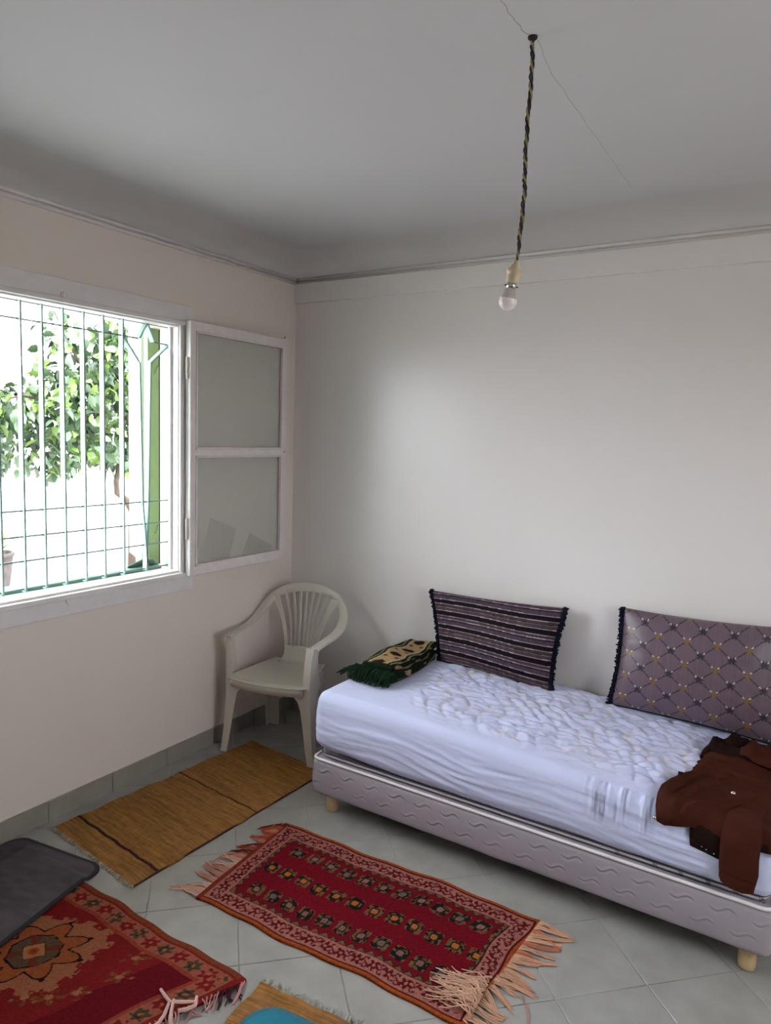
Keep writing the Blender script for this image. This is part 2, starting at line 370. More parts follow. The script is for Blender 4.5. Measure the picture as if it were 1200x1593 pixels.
# rear window frame behind camera (lights the room)
w2 = struct(empty('window_2'))
xa, xb = X1 + .06, X1 + .12
for a, b in (((xa, RY0, RZ0), (xb, RY0 + .05, RZ1)), ((xa, RY1 - .05, RZ0), (xb, RY1, RZ1)), ((xa, RY0, RZ0), (xb, RY1, RZ0 + .05)), ((xa, RY0, RZ1 - .05), (xb, RY1, RZ1)), ((xa, (RY0 + RY1) / 2 - .03, RZ0), (xb, (RY0 + RY1) / 2 + .03, RZ1))):
    box('window_frame', a, b, TRIM, w2)
struct(box('ground', (-40, -40, -.25), (-T - .001, 40, -.02), GROUND))
struct(box('ground_behind', (X1 + T + .001, -40, -.25), (40, 40, -.02), GROUND))

# ------------------------------------------------------------------ tree outside
LEAFM = mat('leaf', (40, 60, 32), .45, var=.25, vscale=2.5, spec=.5)
LEAFL = mat('leaf_light', (76, 100, 38), .5, var=.2, vscale=3)
BARK = mat('bark', (58, 45, 34), .9, bump=.6, bscale=30, var=.15, vscale=12)
tree = empty('citrus_tree', (-4.35, 2.3, 0)); tag(tree, 'leafy green citrus tree with thin brown trunk seen through the window grille', 'tree')
def tl(y, z, dx=0): return (dx, y - 2.3, z)
def limb(nm, P, R):
    MB().tube(P, R, 8).build(nm, BARK, tree, True)
limb('trunk', [tl(2.30, -.02), tl(2.30, .35), tl(2.31, .62), tl(2.24, .74), tl(2.2, .80)], [.05, .042, .04, .034, .03])
limb('branch', [tl(2.36, .73), tl(2.22, .78), tl(2.10, .86), tl(2.09, 1.0), tl(2.14, 1.18), tl(2.08, 1.34), tl(1.98, 1.46), tl(1.95, 1.7)], [.04, .038, .034, .032, .034, .03, .026, .02])
limb('branch', [tl(2.32, 1.05), tl(2.22, 1.16), tl(2.14, 1.22)], [.03, .03, .028])
limb('branch', [tl(2.14, 1.18), tl(2.2, 1.6, .1), tl(2.1, 2.1, .1), tl(1.9, 2.5)], [.03, .026, .02, .012])
limb('branch', [tl(1.98, 1.46), tl(1.7, 1.7, -.1), tl(1.4, 1.85), tl(1.0, 1.9), tl(.6, 1.8)], [.026, .022, .018, .014, .01])
limb('branch', [tl(1.95, 1.7), tl(1.7, 2.1, .1), tl(1.5, 2.5), tl(1.35, 2.8)], [.02, .018, .014, .008])
lv = MB()
def leaf_geo():
    return [(0, 0, 0), (-.28, .3, .07), (0, .35, 0), (.28, .3, .07), (-.24, .68, .05), (0, .7, -.02), (.24, .68, .05), (0, 1.05, -.12)], \
           [(0, 2, 1), (0, 3, 2), (1, 2, 5, 4), (2, 3, 6, 5), (4, 5, 7), (5, 6, 7)]
LV, LF = leaf_geo()
mA = bpy.data.meshes.new('leaf'); mA.from_pydata(LV, [], LF); mA.materials.append(LEAFM); mA.polygons.foreach_set('use_smooth', [True] * len(mA.polygons))
mB = mA.copy(); mB.materials.clear(); mB.materials.append(LEAFL)
blobs = [(1.55, 2.05, .50, .42, 5), (2.1, 1.95, .38, .55, 5), (1.15, 1.72, .42, .34, 4), (.55, 1.75, .45, .36, 4), (.1, 1.7, .4, .35, 3), (2.15, 2.65, .30, .3, 3), (1.45, 2.6, .2, .28, 1.2), (1.7, 1.45, .42, .25, 3), (1.3, 1.22, .22, .17, 1.2), (2.25, 1.35, .22, .25, 1.5), (.8, 1.3, .35, .15, .9), (1.95, 2.35, .3, .3, 2), (2.0, 1.25, .14, .2, .6)]
wts = np.array([b[4] for b in blobs], float); wts /= wts.sum(); leaves = []
for k in range(2600):
    b = blobs[rng.choice(len(blobs), p=wts)]
    d = rng.normal(size=3); d /= np.linalg.norm(d); r = rng.random() ** .45
    p = Vector((d[0] * .45 * r, b[0] - 2.3 + d[1] * b[2] * r, b[1] + d[2] * b[3] * r))
    sz = random.uniform(.09, .165)
    e = (random.gauss(-.9, .6), random.gauss(0, .5), random.uniform(0, 6.28))
    leaves.append((p, sz, e, random.random() < .28))
leaves.sort(key=lambda l: -(l[1] / (6 - l[0].x)))
from mathutils import Euler
st = MB(); st2 = MB()
for k, (p, sz, e, li) in enumerate(leaves):
    if k < 300:
        o = link(bpy.data.objects.new('leaf', mB if li else mA), tree); o.location = p; o.scale = (sz, sz, sz); o.rotation_euler = e
    else:
        M_ = Matrix.Translation(p) @ Euler(e).to_matrix().to_4x4() @ Matrix.Scale(sz, 4)
        (st2 if li else st).add([M_ @ Vector(v) for v in LV], LF)
tag(st.build('foliage', LEAFM, tree, True), kind='stuff'); tag(st2.build('light_foliage', LEAFL, tree, True), kind='stuff')
# potted plant
pot = empty('potted_plant', (-4.33, .66, 0)); tag(pot, 'round stone plant pot with a pointed green leaf at the left edge of the window', 'plant')
k = MB(); k.lathe([(0, -.02), (.12, -.02), (.135, .03), (.155, .2), (.165, .30), (.18, .31), (.18, .345), (.155, .345), (.145, .30), (0, .30)], 28); k.build('pot', mat('pot_clay', (54, 47, 44), .9, bump=.6, bscale=20, var=.35, vscale=14), pot, True)
for a, L in ((1.2, .42), (.3, .35), (2.2, .4), (3.3, .38), (4.4, .4), (5.3, .36)):
    V = []; F = []
    for t in np.linspace(0, 1, 8):
        d = Vector((math.cos(a), math.sin(a), 0)); p = d * (.30 * t) + Vector((0, 0, .30 + L * .95 * t - .15 * t * t)); sd_ = Vector((-d.y, d.x, .2)) * (.035 * math.sin(math.pi * min(t * .9 + .1, 1)) + .001)
        V += [p - sd_, p + sd_]
    F = [(2 * i, 2 * i + 1, 2 * i + 3, 2 * i + 2) for i in range(7)]
    o = MB().add(V, F).build('blade_leaf', LEAFL, pot, True); o.modifiers.new('s', 'SOLIDIFY').thickness = .003

# ------------------------------------------------------------------ pendant light
pl = empty('pendant_light', (1.911, -1.437, ZC)); tag(pl, 'bare bulb hanging on a twisted black and yellow flex from the ceiling', 'lamp')
off = Vector((1.911, -1.437, ZC)); path = [(1.911, ZC - .004), (1.913, 2.493), (1.909, 2.391), (1.908, 2.301), (1.910, 2.225), (1.905, 2.134), (1.900, 2.062)]
k = MB(); k.lathe([(.0, .0), (.012, .0), (.011, -.004), (.006, -.008), (0, -.009)], 16); k.build('ceiling_cap', DARK, pl, True)
MB().tube([(0, 0, -.006), (.004, 0, -.016), (0, 0, -.022), (-.004, 0, -.016), (0, 0, -.008)], .0018, 6).build('ceiling_hook', STEEL, pl, True)
def cpath(t):
    f = t * (len(path) - 1); i = min(int(f), len(path) - 2); f -= i; p = lambda i: path[max(0, min(i, len(path) - 1))]
    out = []
    for c in (0, 1):
        a, b_1, c_, d = p(i - 1)[c], p(i)[c], p(i + 1)[c], p(i + 2)[c]
        out.append(.5 * (2 * b_1 + (c_ - a) * f + (2 * a - 5 * b_1 + 4 * c_ - d) * f * f + (3 * b_1 - a - 3 * c_ + d) * f ** 3))
    return Vector((out[0], -1.437, out[1])) - off
for nm, ph, M_ in (('black_wire', 0, mat('flex_black', (24, 22, 24), .5)), ('yellow_wire', 2.1, mat('flex_yellow', (164, 146, 96), .5)), ('dark_wire', 4.2, mat('flex_dark', (40, 34, 44), .5))):
    Q = []
    for i in range(260):
        t = i / 259; tw = t * 2 * math.pi * 11 + ph + .6 * math.sin(t * 9); rr = .0032 + .0012 * math.sin(t * 23 + ph); 
        if t > .88: rr *= (1 - t) / .12
        Q.append(cpath(t) + Vector((math.cos(tw) * rr, math.sin(tw) * rr, 0)))
    MB().tube(Q, .0026, 6).build(nm, M_, pl, True)
ax = (Vector((1.900, -1.437, 2.062)) - Vector((1.877, -1.437, 1.945))).normalized(); a0 = Vector((1.900, -1.437, 2.064)) - off
CRM = mat('socket_cream', (206, 190, 158), .4); k = MB()
k.lathe([(.0, 0), (.007, 0), (.008, -.007), (.012, -.014), (.014, -.020), (.020, -.022), (.0205, -.030), (.018, -.032), (.018, -.036), (.0175, -.052), (.0165, -.055), (.0, -.055)], 24, a0, ax); k.build('lamp_socket', CRM, pl, True)
k = MB(); k.lathe([(.0, -.050), (.0125, -.050), (.0125, -.070), (.0, -.070)], 20, a0, ax); bc = k.build('bulb_cap', STEEL, pl, True)
q_ = Vector((0, 0, 1)).rotation_difference(ax)
k = MB()
for a in (0.6, 0.6 + math.pi):
    k.tube([a0 + q_ @ Vector((.012 * math.cos(a), .012 * math.sin(a), -.062)), a0 + q_ @ Vector((.0165 * math.cos(a), .0165 * math.sin(a), -.062))], .002, 6)
k.build('bayonet_pin', DARK, bc)
k = MB(); k.lathe([(.0125, -.068), (.015, -.072), (.0195, -.084), (.0215, -.092), (.0215, -.0925), (0, -.0925)], 28, a0, ax); k.build('bulb_collar', mat('bulb_collar', (196, 186, 176), .4), pl, True)
k = MB(); k.lathe([(.0214, -.0925)] + [(.0228 * math.cos(a), -.099 - .0228 * math.sin(a)) for a in np.linspace(.12, math.pi / 2, 12)], 28, a0, ax); k.build('bulb_globe', mat('bulb_globe', (240, 232, 230), .35), pl, True)

# ------------------------------------------------------------------ bed
def ztop(x, y):
    return .535 - .085 * np.clip((np.asarray(x) - .85) / 1.65, 0, 2) ** 1.7 + 0 * np.asarray(y)
bed = empty('bed_base', (1.70, -.42, 0)); tag(bed, 'low beige upholstered divan bed base with wavy quilting and small wooden feet', 'bed')
BX0, BX1, BY0, BY1, BZ0, BZ1 = .830, 2.572, -.838, -.02, .086, .244
def base_def(P, n):
    x, y, z = P[:, 0], P[:, 1], P[:, 2]; d = np.zeros(len(P))
    for face, crd, nn in ((0, x, -n[:, 1]), (1, y + .06, -n[:, 0]), (2, y, n[:, 0])):
        for row, (z0, o) in enumerate(((.196, .0), (.140, .055))):
            t = (crd - .865 - o - .006 * row) / .118; ti = np.floor(t); f = (t - ti) / .62
            act = (f > 0) & (f < 1) & (nn > .6)
            zz = z0 - .0085 * np.sin(2 * math.pi * f) + .003 * np.sin(ti * 3.1 + row)
            w_ = np.where(act, np.exp(-((z - zz) / .0035) ** 2) * np.sin(math.pi * np.clip(f, 0, 1)) ** .5, 0); d -= .0045 * w_
            w3 = np.where(act, np.exp(-((z - zz - .007) / .005) ** 2) * np.sin(math.pi * np.clip(f, 0, 1)) ** .5, 0); d += .002 * w3
            # faint link to the next squiggle
    d += .003 * (fbm(x * 6 + y * 5, z * 10, 2) - .5) + .006 * np.sin(np.clip((z - BZ0) / (BZ1 - BZ0), 0, 1) * math.pi) * (np.abs(n[:, 2]) < .5)
    return P + n * d[:, None] - np.array([1.70, -.42, 0]), None
V, F, _ = rounded_box((BX0, BY0, BZ0), (BX1, BY1, BZ1), .022, .0032, base_def)
npmesh('divan_box', V, F, BASEF, bed)
def rrect(x0, y0, x1, y1, r, z, n=8):
    P = []
    for cx, cy, a0_ in ((x1 - r, y1 - r, 0), (x0 + r, y1 - r, 90), (x0 + r, y0 + r, 180), (x1 - r, y0 + r, 270)):
        for k in range(n + 1):
            a = math.radians(a0_ + 90 * k / n); P.append((cx + r * math.cos(a), cy + r * math.sin(a), z))
    return P
P = [(x - 1.70, y + .42, z) for x, y, z in rrect(BX0 + .002, BY0 + .002, BX1 - .002, BY1 - .002, .03, BZ1 + .001)]
MB().tube(P, .006, 8, closed=True).build('piping', PIPE, bed, True)
for x in (.895, 2.51):
    for y in (-.772, -.09):
        k = MB(); k.lathe([(0, 0), (.024, 0), (.026, .01), (.028, BZ0 + .01), (0, BZ0 + .01)], 20, (x - 1.70, y + .42, 0)); k.build('foot', WOODL, bed, True)
# mattress + fitted sheet
mt = empty('mattress', (1.70, -.42, .250)); tag(mt, 'single mattress in a crumpled white fitted sheet on the divan base', 'mattress')
MO = np.array([1.70, -.42, .250]); MX0, MX1, MY0, MY1 = .838, 2.566, -.826, -.034
vor_pts = np.stack([rng.uniform(1.0, 2.6, 230), rng.uniform(-1.05, -.1, 230)], 1)
def sheet_def(P, n):
    x, y, z = P[:, 0].copy(), P[:, 1].copy(), P[:, 2].copy()
    t = (z - .38) / (.6 - .38); zt = ztop(x, y)
    bot = .264 + .014 * ss(1.35, .84, x) - .002 * ss(1.6, 2.5, x) + .006 * (vn(x * 9, y * 9) - .5)
    z2 = bot + (zt - bot) * t
    top = ss(.5, .95, n[:, 2]); side = 1 - np.abs(n[:, 2]); side = np.clip(side, 0, 1) ** 1
    # quilted puckers on top
    mask = ss(1.0, 1.4, x + .25 * (y + .78)) * ss(-.81, -.66, y) * ss(2.7, 2.3, x)
    wx = x + .16 * (fbm(x * 5, y * 6, 3) - .5); wy = y + .16 * (fbm(x * 5 + 40, y * 6, 3) - .5)
    u = (wx * .9 + wy * .55) / .072; v = (wx * .45 - wy * .95) / .060
    cell = np.abs(np.sin(math.pi * u)) ** .6 * np.abs(np.sin(math.pi * v)) ** .6
    rid = 1 - np.abs(2 * fbm(x * 13, y * 20, 3) - 1) * 2.2
    hgt = .0095 * cell * (.4 + 1.1 * vn(x * 7 + 5, y * 7)) + .008 * np.clip(rid, 0, 1)
    d = top * (mask * hgt + .004 * (fbm(x * 5, y * 5, 3) - .5))
    # long diagonal crease lines
    for (ax_, ay, bx, by, hh) in ((1.06, -.22, 1.52, -.44, .010), (1.08, -.16, 1.62, -.32, .008), (1.95, -.74, 2.24, -.64, .012), (2.0, -.80, 2.22, -.70, .009), (.9, -.76, 1.3, -.38, .004), (1.6, -.1, 2.3, -.28, .005)):
        dx_, dy_ = bx - ax_, by - ay; L2 = dx_ * dx_ + dy_ * dy_; tt = np.clip(((x - ax_) * dx_ + (y - ay) * dy_) / L2, 0, 1)
        cv = .02 * np.sin(tt * 3.1); dd = np.hypot(x - ax_ - tt * dx_, y - ay - tt * dy_ - cv); d += top * hh * np.exp(-(dd / .008) ** 2) * np.sin(math.pi * tt)
    # side creases: mostly horizontal, slightly drooping to the right
    sx_ = np.where(np.abs(n[:, 1]) > np.abs(n[:, 0]), x, y + 5)
    zz = z2 + .10 * (sx_ - 1.8) * .5 + .012 * np.sin(sx_ * 9)
    f1 = fbm(sx_ * 5, zz * 55, 3); f2 = 1 - np.abs(2 * fbm(sx_ * 3.5 + 9, zz * 38 + 3, 3) - 1) * 2.4
    amp = ss(.50, .42, z2) * (.55 + .7 * vn(sx_ * 4, zz * 3))
    d += side * amp * (.007 * (f1 - .5) + .0055 * np.clip(f2, 0, 1))
    # vertical gathers near the jacket
    gm = np.exp(-((x - 2.12) / .12) ** 2) * ss(.34, .40, z2) * (n[:, 1] < -.2)
    d += gm * .0055 * np.sin(x * 2 * math.pi / .026 + 3 * np.sin(x * 31) + 1.5 * np.sin(x * 83)) * (.4 + vn(x * 30, z2 * 12))
    bulge = .012 * np.sin(np.clip(t, 0, 1) * math.pi) * side
    tuck = -.012 * ss(.32, .262, z2) * side
    Q = np.stack([x, y, z2], 1) + n * (d + bulge + tuck)[:, None]
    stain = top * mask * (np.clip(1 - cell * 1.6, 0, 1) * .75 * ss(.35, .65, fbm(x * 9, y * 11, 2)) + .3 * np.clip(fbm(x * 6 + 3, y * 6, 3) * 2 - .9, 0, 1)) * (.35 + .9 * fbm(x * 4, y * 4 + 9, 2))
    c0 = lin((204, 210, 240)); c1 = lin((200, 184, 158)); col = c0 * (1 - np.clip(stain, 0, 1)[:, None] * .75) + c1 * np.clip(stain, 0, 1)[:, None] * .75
    return Q - MO, col
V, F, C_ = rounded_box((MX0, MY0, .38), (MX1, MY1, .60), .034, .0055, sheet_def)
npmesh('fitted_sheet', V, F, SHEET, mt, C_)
def bind(z, r, off_, nm, M_):
    P = [(x - MO[0], y - MO[1], z - MO[2]) for x, y, z in rrect(MX0 + off_, MY0 + off_, MX1 - off_, MY1 - off_, .04, z)]
    MB().tube(P, r, 8, closed=True).build(nm, M_, mt, True)
bind(.259, .007, .016, 'mattress_edging', mat('mattress_edging', (190, 182, 184), .8)); bind(.268, .0028, .010, 'dark_seam', mat('dark_seam', (48, 42, 52), .8))
k = MB()
for x in (2.1, 2.22, 2.30, 2.38, 2.46, 2.53):
    for q in range(3): k.tube([(x + q * .005, MY0 + .008, .267), (x + q * .005 + .004, MY0 - .001, .261), (x + q * .005 + .002, MY0 + .004, .254)], .0009, 4)
k.v = [(a - MO[0], b - MO[1], c - MO[2]) for a, b, c in k.v]; tag(k.build('stitch_tufts', NAVY, mt), kind='stuff')

# ------------------------------------------------------------------ cushions
def cushion(name, label, C4, T_, colfn, M, fr_r, group=None):
    TL, TR, BL, BR = [np.array(c, float) for c in C4]; cen = (TL + TR + BL + BR) / 4
    cen0 = np.array([(BL[0] + BR[0]) / 2, (BL[1] + BR[1]) / 2, min(BL[2], BR[2])])
    root = empty(name, tuple(cen0)); tag(root, label, 'cushion', group)
    W_ = np.linalg.norm(TR - TL + BR - BL) / 2; H_ = np.linalg.norm(TL - BL + TR - BR) / 2
    n = np.cross(TR - TL + BR - BL, TL - BL + TR - BR); n /= np.linalg.norm(n)   # towards the viewer (-y)
    nx, ny = 240, 160; V = []; C = []; Fs = []
    for sd_ in (1, -1):
        U, Vv = np.meshgrid(np.linspace(0, 1, nx), np.linspace(0, 1, ny), indexing='ij')
        a = 2 * U - 1; b = 2 * Vv - 1
        prof = ((1 - np.abs(a) ** 2.6) * (1 - np.abs(b) ** 2.6)); prof = np.clip(prof, 0, 1) ** .55
        # pinch: edges bow inward between corners
        U2 = .5 + (U - .5) * (1 - .045 * (1 - b ** 2)); V2 = .5 + (Vv - .5) * (1 - .045 * (1 - a ** 2))
        P = (TL * (1 - U2)[..., None] + TR * U2[..., None]) * V2[..., None] + (BL * (1 - U2)[..., None] + BR * U2[..., None]) * (1 - V2)[..., None]
        th = T_ * prof * (1 if sd_ > 0 else .45)
        wr = (fbm(U * 6, Vv * 5, 3) - .5) * .012 * prof + .003 * np.sin(U * 30 + 4 * Vv) * prof * (1 - prof)
        P = P + n * ((th + wr) * sd_)[..., None] 
        V.append((P - cen0).reshape(-1, 3)); C.append(colfn(U * W_, Vv * H_, W_, H_).reshape(-1, 3))
        F = grid_faces(nx, ny, 0 if sd_ > 0 else nx * ny); Fs.append(F if sd_ > 0 else F[:, ::-1])
    npmesh('cover', np.concatenate(V), np.concatenate(Fs), M, root, np.concatenate(C))
    for L0, L1, sg in ((BL, TL, -1), (BR, TR, 1)):
        out = (TR - TL); out = out / np.linalg.norm(out) * sg; fb = MB(); N = 150
        for i in range(N):
            t = i / (N - 1); b = 2 * t - 1; p = L0 * (1 - t) + L1 * t - out * .045 * W_ / 2 * (1 - b * b) - cen0
            for q in range(3):
                j = rng.normal(size=3) * .003; d = out + n * rng.uniform(-.9, .9) + np.array([0, 0, rng.uniform(-.7, .1)]); d /= np.linalg.norm(d)
                L = fr_r * rng.uniform(.75, 1.1); a = p + j - out * .004; e = a + d * L * .6 + out * .2 * L
                fb.tube([a, (a + e) / 2 + rng.normal(size=3) * .001, e], [.0040, .0044, .0030], 4)
        tag(fb.build('fringe', NAVY, root), kind='stuff')
    ed = MB()
    Q = []
    for t in np.linspace(.01, .99, 40):
        a = 2 * t - 1; p = BL * (1 - t) + BR * t; up = (TL + TR) / 2 - (BL + BR) / 2; Q.append(p + up * .0225 * (1 - a * a) - cen0)
    ed.tube(Q, .0045, 8); ed.build('edge_cord', NAVY, root, True)
    return root
def col_stripe(u, v, W_, H_):
    vv = H_ - v + .006 * np.sin(u * 9) + .004 * fbm(u * 7, v * 7, 2)
    seq = [(.010, (82, 66, 82)), (.003, (196, 180, 170)), (.006, (58, 44, 56)), (.014, (88, 72, 90)), (.003, (200, 186, 176)), (.016, (30, 22, 32)), (.003, (190, 172, 162)),
           (.009, (82, 66, 82)), (.003, (44, 34, 40)), (.003, (150, 128, 96)), (.012, (90, 72, 88)), (.003, (206, 190, 178)), (.018, (28, 20, 30)), (.003, (178, 160, 150))]
    seq = [(a * 1.25 if a > .004 else a, c) for a, c in seq]; per = sum(a for a, _ in seq); m_ = np.mod(vv, per); C = np.zeros(u.shape + (3,)); z = 0
    for a, c in seq:
        k = (m_ >= z) & (m_ < z + a); C[k] = lin(c); z += a
    C *= (.55 + .35 * vn(u * 260, v * 60))[..., None]
    return C
def col_diamond(u, v, W_, H_):
    pw, ph = .118, .098
    p = u / pw + v / ph + .15; q = u / pw - v / ph + .15
    base = np.zeros(u.shape + (3,)); base[:] = lin((102, 84, 94)); base *= (.9 + .2 * vn(u * 500, v * 12))[..., None]
    dl = np.minimum(np.abs(p - np.round(p)), np.abs(q - np.round(q)))
    base[dl < .030] = lin((46, 36, 50))
    pi, qi = np.round(p), np.round(q); r = np.hypot((p - pi), (q - qi)); du = (p - pi + q - qi) * pw / 2; dv = (p - pi - q + qi) * ph / 2
    row = np.mod(pi - qi, 2) < 1; an = np.arctan2(dv, du); rr = np.hypot(du, dv); pet = .0155 * (.72 + .28 * np.cos(6 * an))
    base[(rr < pet * 1.1) & row] = lin((34, 26, 44)); base[(rr < pet * 1.15) & ~row] = lin((120, 90, 50))
    fl_ = (rr > .012) & (rr < .021) & (np.abs(np.mod(an - .78, 1.57) - .785) > .66) & (dv > 0); base[fl_] = lin((208, 196, 190))
    return base
cushion('cushion', 'striped purple and black cushion with navy fringe beside the folded rug', [(.962, -.062, .858), (1.640, -.062, .876), (1.070, -.150, .540), (1.622, -.155, .508)], .085, col_stripe, STRIPE, .027, 'scatter cushions on the bed')
cushion('cushion', 'mauve satin cushion with diamond embroidery and dark fringe behind the jacket', [(1.897, -.060, .918), (2.515, -.060, .935), (1.885, -.125, .506), (2.545, -.105, .480)], .075, col_diamond, SATIN, .027, 'scatter cushions on the bed')

# ------------------------------------------------------------------ folded prayer rug
pr = empty('folded_rug', (1.0, -.3, .53)); tag(pr, 'folded dark green and beige tasselled rug on the left end of the bed', 'rug')
PRX, PRY = .968, -.615
def pr_def(layer):
    def f(P, n):
        x, y, z = P[:, 0].copy(), P[:, 1].copy(), P[:, 2].copy()
        u = x; v = y   # local: u across (-.11...11), v along (0...58)
        lx = PRX + u * (1 - .12 * v) + .015 * np.sin(v * 8 + layer) + .05 * (v - .25) * (layer == 1); ly = PRY + v
        zb = ztop(lx, ly) + .010
        zz = zb + z + .012 * np.sin(v * 9) * (z > .02) + .008 * np.sin(u * 20 + v * 12) * (z > .015) + .028 * ss(.30, .55, v) * (z > .01)
        g_ = .003 * np.sin(z * 2 * math.pi / .011) * (1 - np.abs(n[:, 2]))
        c = np.zeros((len(P), 3)); c[:] = lin((24, 36, 26))
        a = np.abs(u + .01 * np.sin(v * 30)); tp = n[:, 2] > .45
        c[(a < .045) & tp] = lin((190, 158, 112)); c[(a >= .045) & (a < .052) & tp] = lin((206, 192, 160)); c[(a > .065) & (a < .074) & tp] = lin((150, 140, 96))
        m_ = (np.abs(np.mod(v, .13) - .065) < .028 - a * .5) & (a < .03) & tp; c[m_] = lin((40, 30, 26))
        m_ = (np.abs(np.mod(v + .05, .13) - .065) < .01) & (a > .02) & (a < .04) & tp; c[m_] = lin((120, 66, 44))
        sdm = ~tp & (np.mod(v * 12 + z * 30, 2.2) < .55) & (vn(v * 20, z * 60) > .35); c[sdm] = lin((168, 138, 104))
        c[(~tp) & (np.abs(z - .012) < .002)] = lin((120, 110, 76))
        c[(v < .06)] = lin((28, 44, 30)); c *= (.55 + .35 * vn(u * 250, v * 250))[:, None]
        return np.stack([lx, ly, zz], 1) + n * g_[:, None] - np.array([1.0, -.3, .53]), c
    return f
for L_, a, b in (('lower_fold', (-.100, .02, 0), (.095, .465, .034)), ('upper_fold', (-.090, .05, .030), (.078, .495, .062))):
    V, F, C_ = rounded_box(a, b, .014, .004, pr_def(0 if L_ == 'lower_fold' else 1)); npmesh(L_, V, F, CLOTH, pr, C_)
tb = MB(); gc = lin((26, 44, 30))
for k in range(70):
    u = -.105 + .20 * (k % 35) / 34 + random.uniform(-.004, .004); h = .045 if k < 35 else .02; x = PRX + u
    z0 = float(ztop(x, -.8)) + .012; y0 = PRY + .025; L = random.uniform(.035, .065)
    tb.tube([(x, y0 + .02, z0 + h), (x + random.uniform(-.006, .006), y0 - .018, z0 + h * .8), (x + random.uniform(-.012, .012), y0 - L * .8, z0 + h * .3), (x + random.uniform(-.016, .016), y0 - L - .006, z0 + .002)], [.005, .0045, .0035, .0025], 5, gc * random.uniform(.6, 1.3))
for k in range(14):
    u = -.11; x = PRX + u + random.uniform(-.03, .03); y0 = PRY + .03 + random.uniform(-.03, .03); z0 = float(ztop(x, -.8)) + .02
    tb.tube([(x + .03, y0, z0 + .03), (x - .01, y0 - .01, z0 + .015), (x - .03 + random.uniform(-.01, .01), y0 - .02, z0 - .006)], [.005, .004, .0025], 5, gc * random.uniform(.6, 1.3))
tb.v = [(a - 1.0, b + .3, c - .53) for a, b, c in tb.v]
tag(tb.build('tassels', FRING, pr), kind='stuff')

# ------------------------------------------------------------------ jacket
jk = empty('jacket', (2.40, -.6, .47)); tag(jk, 'brown suede jacket draped over the front edge of the bed at the right', 'jacket')
YF = -.830
def drape(x, sv, h):
    """surface of the mattress: sv>0 on top, <0 down the front; h = offset"""
    r = .035 + h
    x = np.asarray(x, float); sv = np.asarray(sv, float); h = np.asarray(h, float); ze = ztop(x, YF); L = .035 * math.pi / 2
    a = np.clip((sv + L / 2) / L, 0, 1) * (math.pi / 2)
    y = np.where(sv > L / 2, YF - .006 + .035 + (sv - L / 2), YF - .006 + .035 - (.035) * np.cos(a)) 
    z = np.where(sv < -L / 2, ze - .035 + (sv + L / 2), ze - .035 + .035 * np.sin(a)); z = np.where(sv > L / 2, ztop(x, y), z)
    y = y - h * np.cos(a); z = z + h * np.sin(a)
    return np.stack([x, y, z], -1)
def cloth_piece(name, poly, hf, M, step=.0065, thick=.004):
    dense = []
    for i in range(len(poly)):
        a = np.array(poly[i]); b = np.array(poly[(i + 1) % len(poly)]); n = max(1, int(np.linalg.norm(b - a) / step))
        for k in range(n): dense.append(a + (b - a) * k / n)
    N = len(dense); pts = [Vector(p) for p in dense]
    xs = np.array(dense); x0, y0 = xs.min(0); x1, y1 = xs.max(0)
    def inside(p):
        c = False; j = N - 1
        for i in range(N):
            if (dense[i][1] > p[1]) != (dense[j][1] > p[1]) and p[0] < (dense[j][0] - dense[i][0]) * (p[1] - dense[i][1]) / (dense[j][1] - dense[i][1]) + dense[i][0]: c = not c
            j = i
        return c
    for a in np.arange(x0 + step / 2, x1, step):
        for b in np.arange(y0 + step / 2, y1, step):
            q = (a + random.uniform(-.001, .001), b + random.uniform(-.001, .001))
            if inside(q) and np.min(np.hypot(xs[:, 0] - q[0], xs[:, 1] - q[1])) > step * .5: pts.append(Vector(q))
    r = delaunay_2d_cdt(pts, [(i, (i + 1) % N) for i in range(N)], [], 1, 1e-5)
    P2 = np.array([tuple(v) for v in r[0]]); dist = np.array([np.min(np.hypot(xs[:, 0] - p[0], xs[:, 1] - p[1])) for p in P2])
    h = hf(P2[:, 0], P2[:, 1], dist); P3 = drape(P2[:, 0], P2[:, 1], h) - np.array([2.40, -.6, .47])
    o = MB().add(P3, [tuple(f) for f in r[2]]).build(name, M, jk, True)
    md = o.modifiers.new('s', 'SOLIDIFY'); md.thickness = thick; md.offset = 1
    return o
def ridge(x, y, ax_, ay, bx, by, w_, hh, bend=0):
    dx, dy = bx - ax_, by - ay; L2 = dx * dx + dy * dy; t = np.clip(((x - ax_) * dx + (y - ay) * dy) / L2, 0, 1); L = math.sqrt(L2)
    off_ = bend * np.sin(math.pi * t); d = np.hypot(x - ax_ - t * dx + dy / L * off_, y - ay - t * dy - dx / L * off_)
    return hh * np.exp(-(d / w_) ** 2) * np.sin(math.pi * (.1 + .8 * t))
def h_body(x, y, d):
    h = .010 + .018 * ss(0, .04, d) + .020 * (fbm(x * 11, y * 7, 3) - .5) * ss(0, .03, d) + .006 * (fbm(x * 30, y * 24, 2) - .5)
    for a in ((2.24, .02, 2.33, .28, .012, .016, .02), (2.27, -.02, 2.40, .28, .012, .014, .02), (2.23, .0, 2.28, .14, .009, .010, .01), (2.31, .0, 2.48, .20, .014, .016, -.03), (2.27, .31, 2.5, .34, .010, .012, .02), (2.28, .38, 2.52, .40, .010, .014, -.02), (2.29, .25, 2.48, .28, .012, .014, .01), (2.25, -.03, 2.35, .02, .008, .010, 0), (2.29, .44, 2.5, .45, .010, .012, 0)):
        h = h + ridge(x, y, a[0], a[1], a[2], a[3], a[4] * .7, a[5] * 1.3, a[6])
    return h
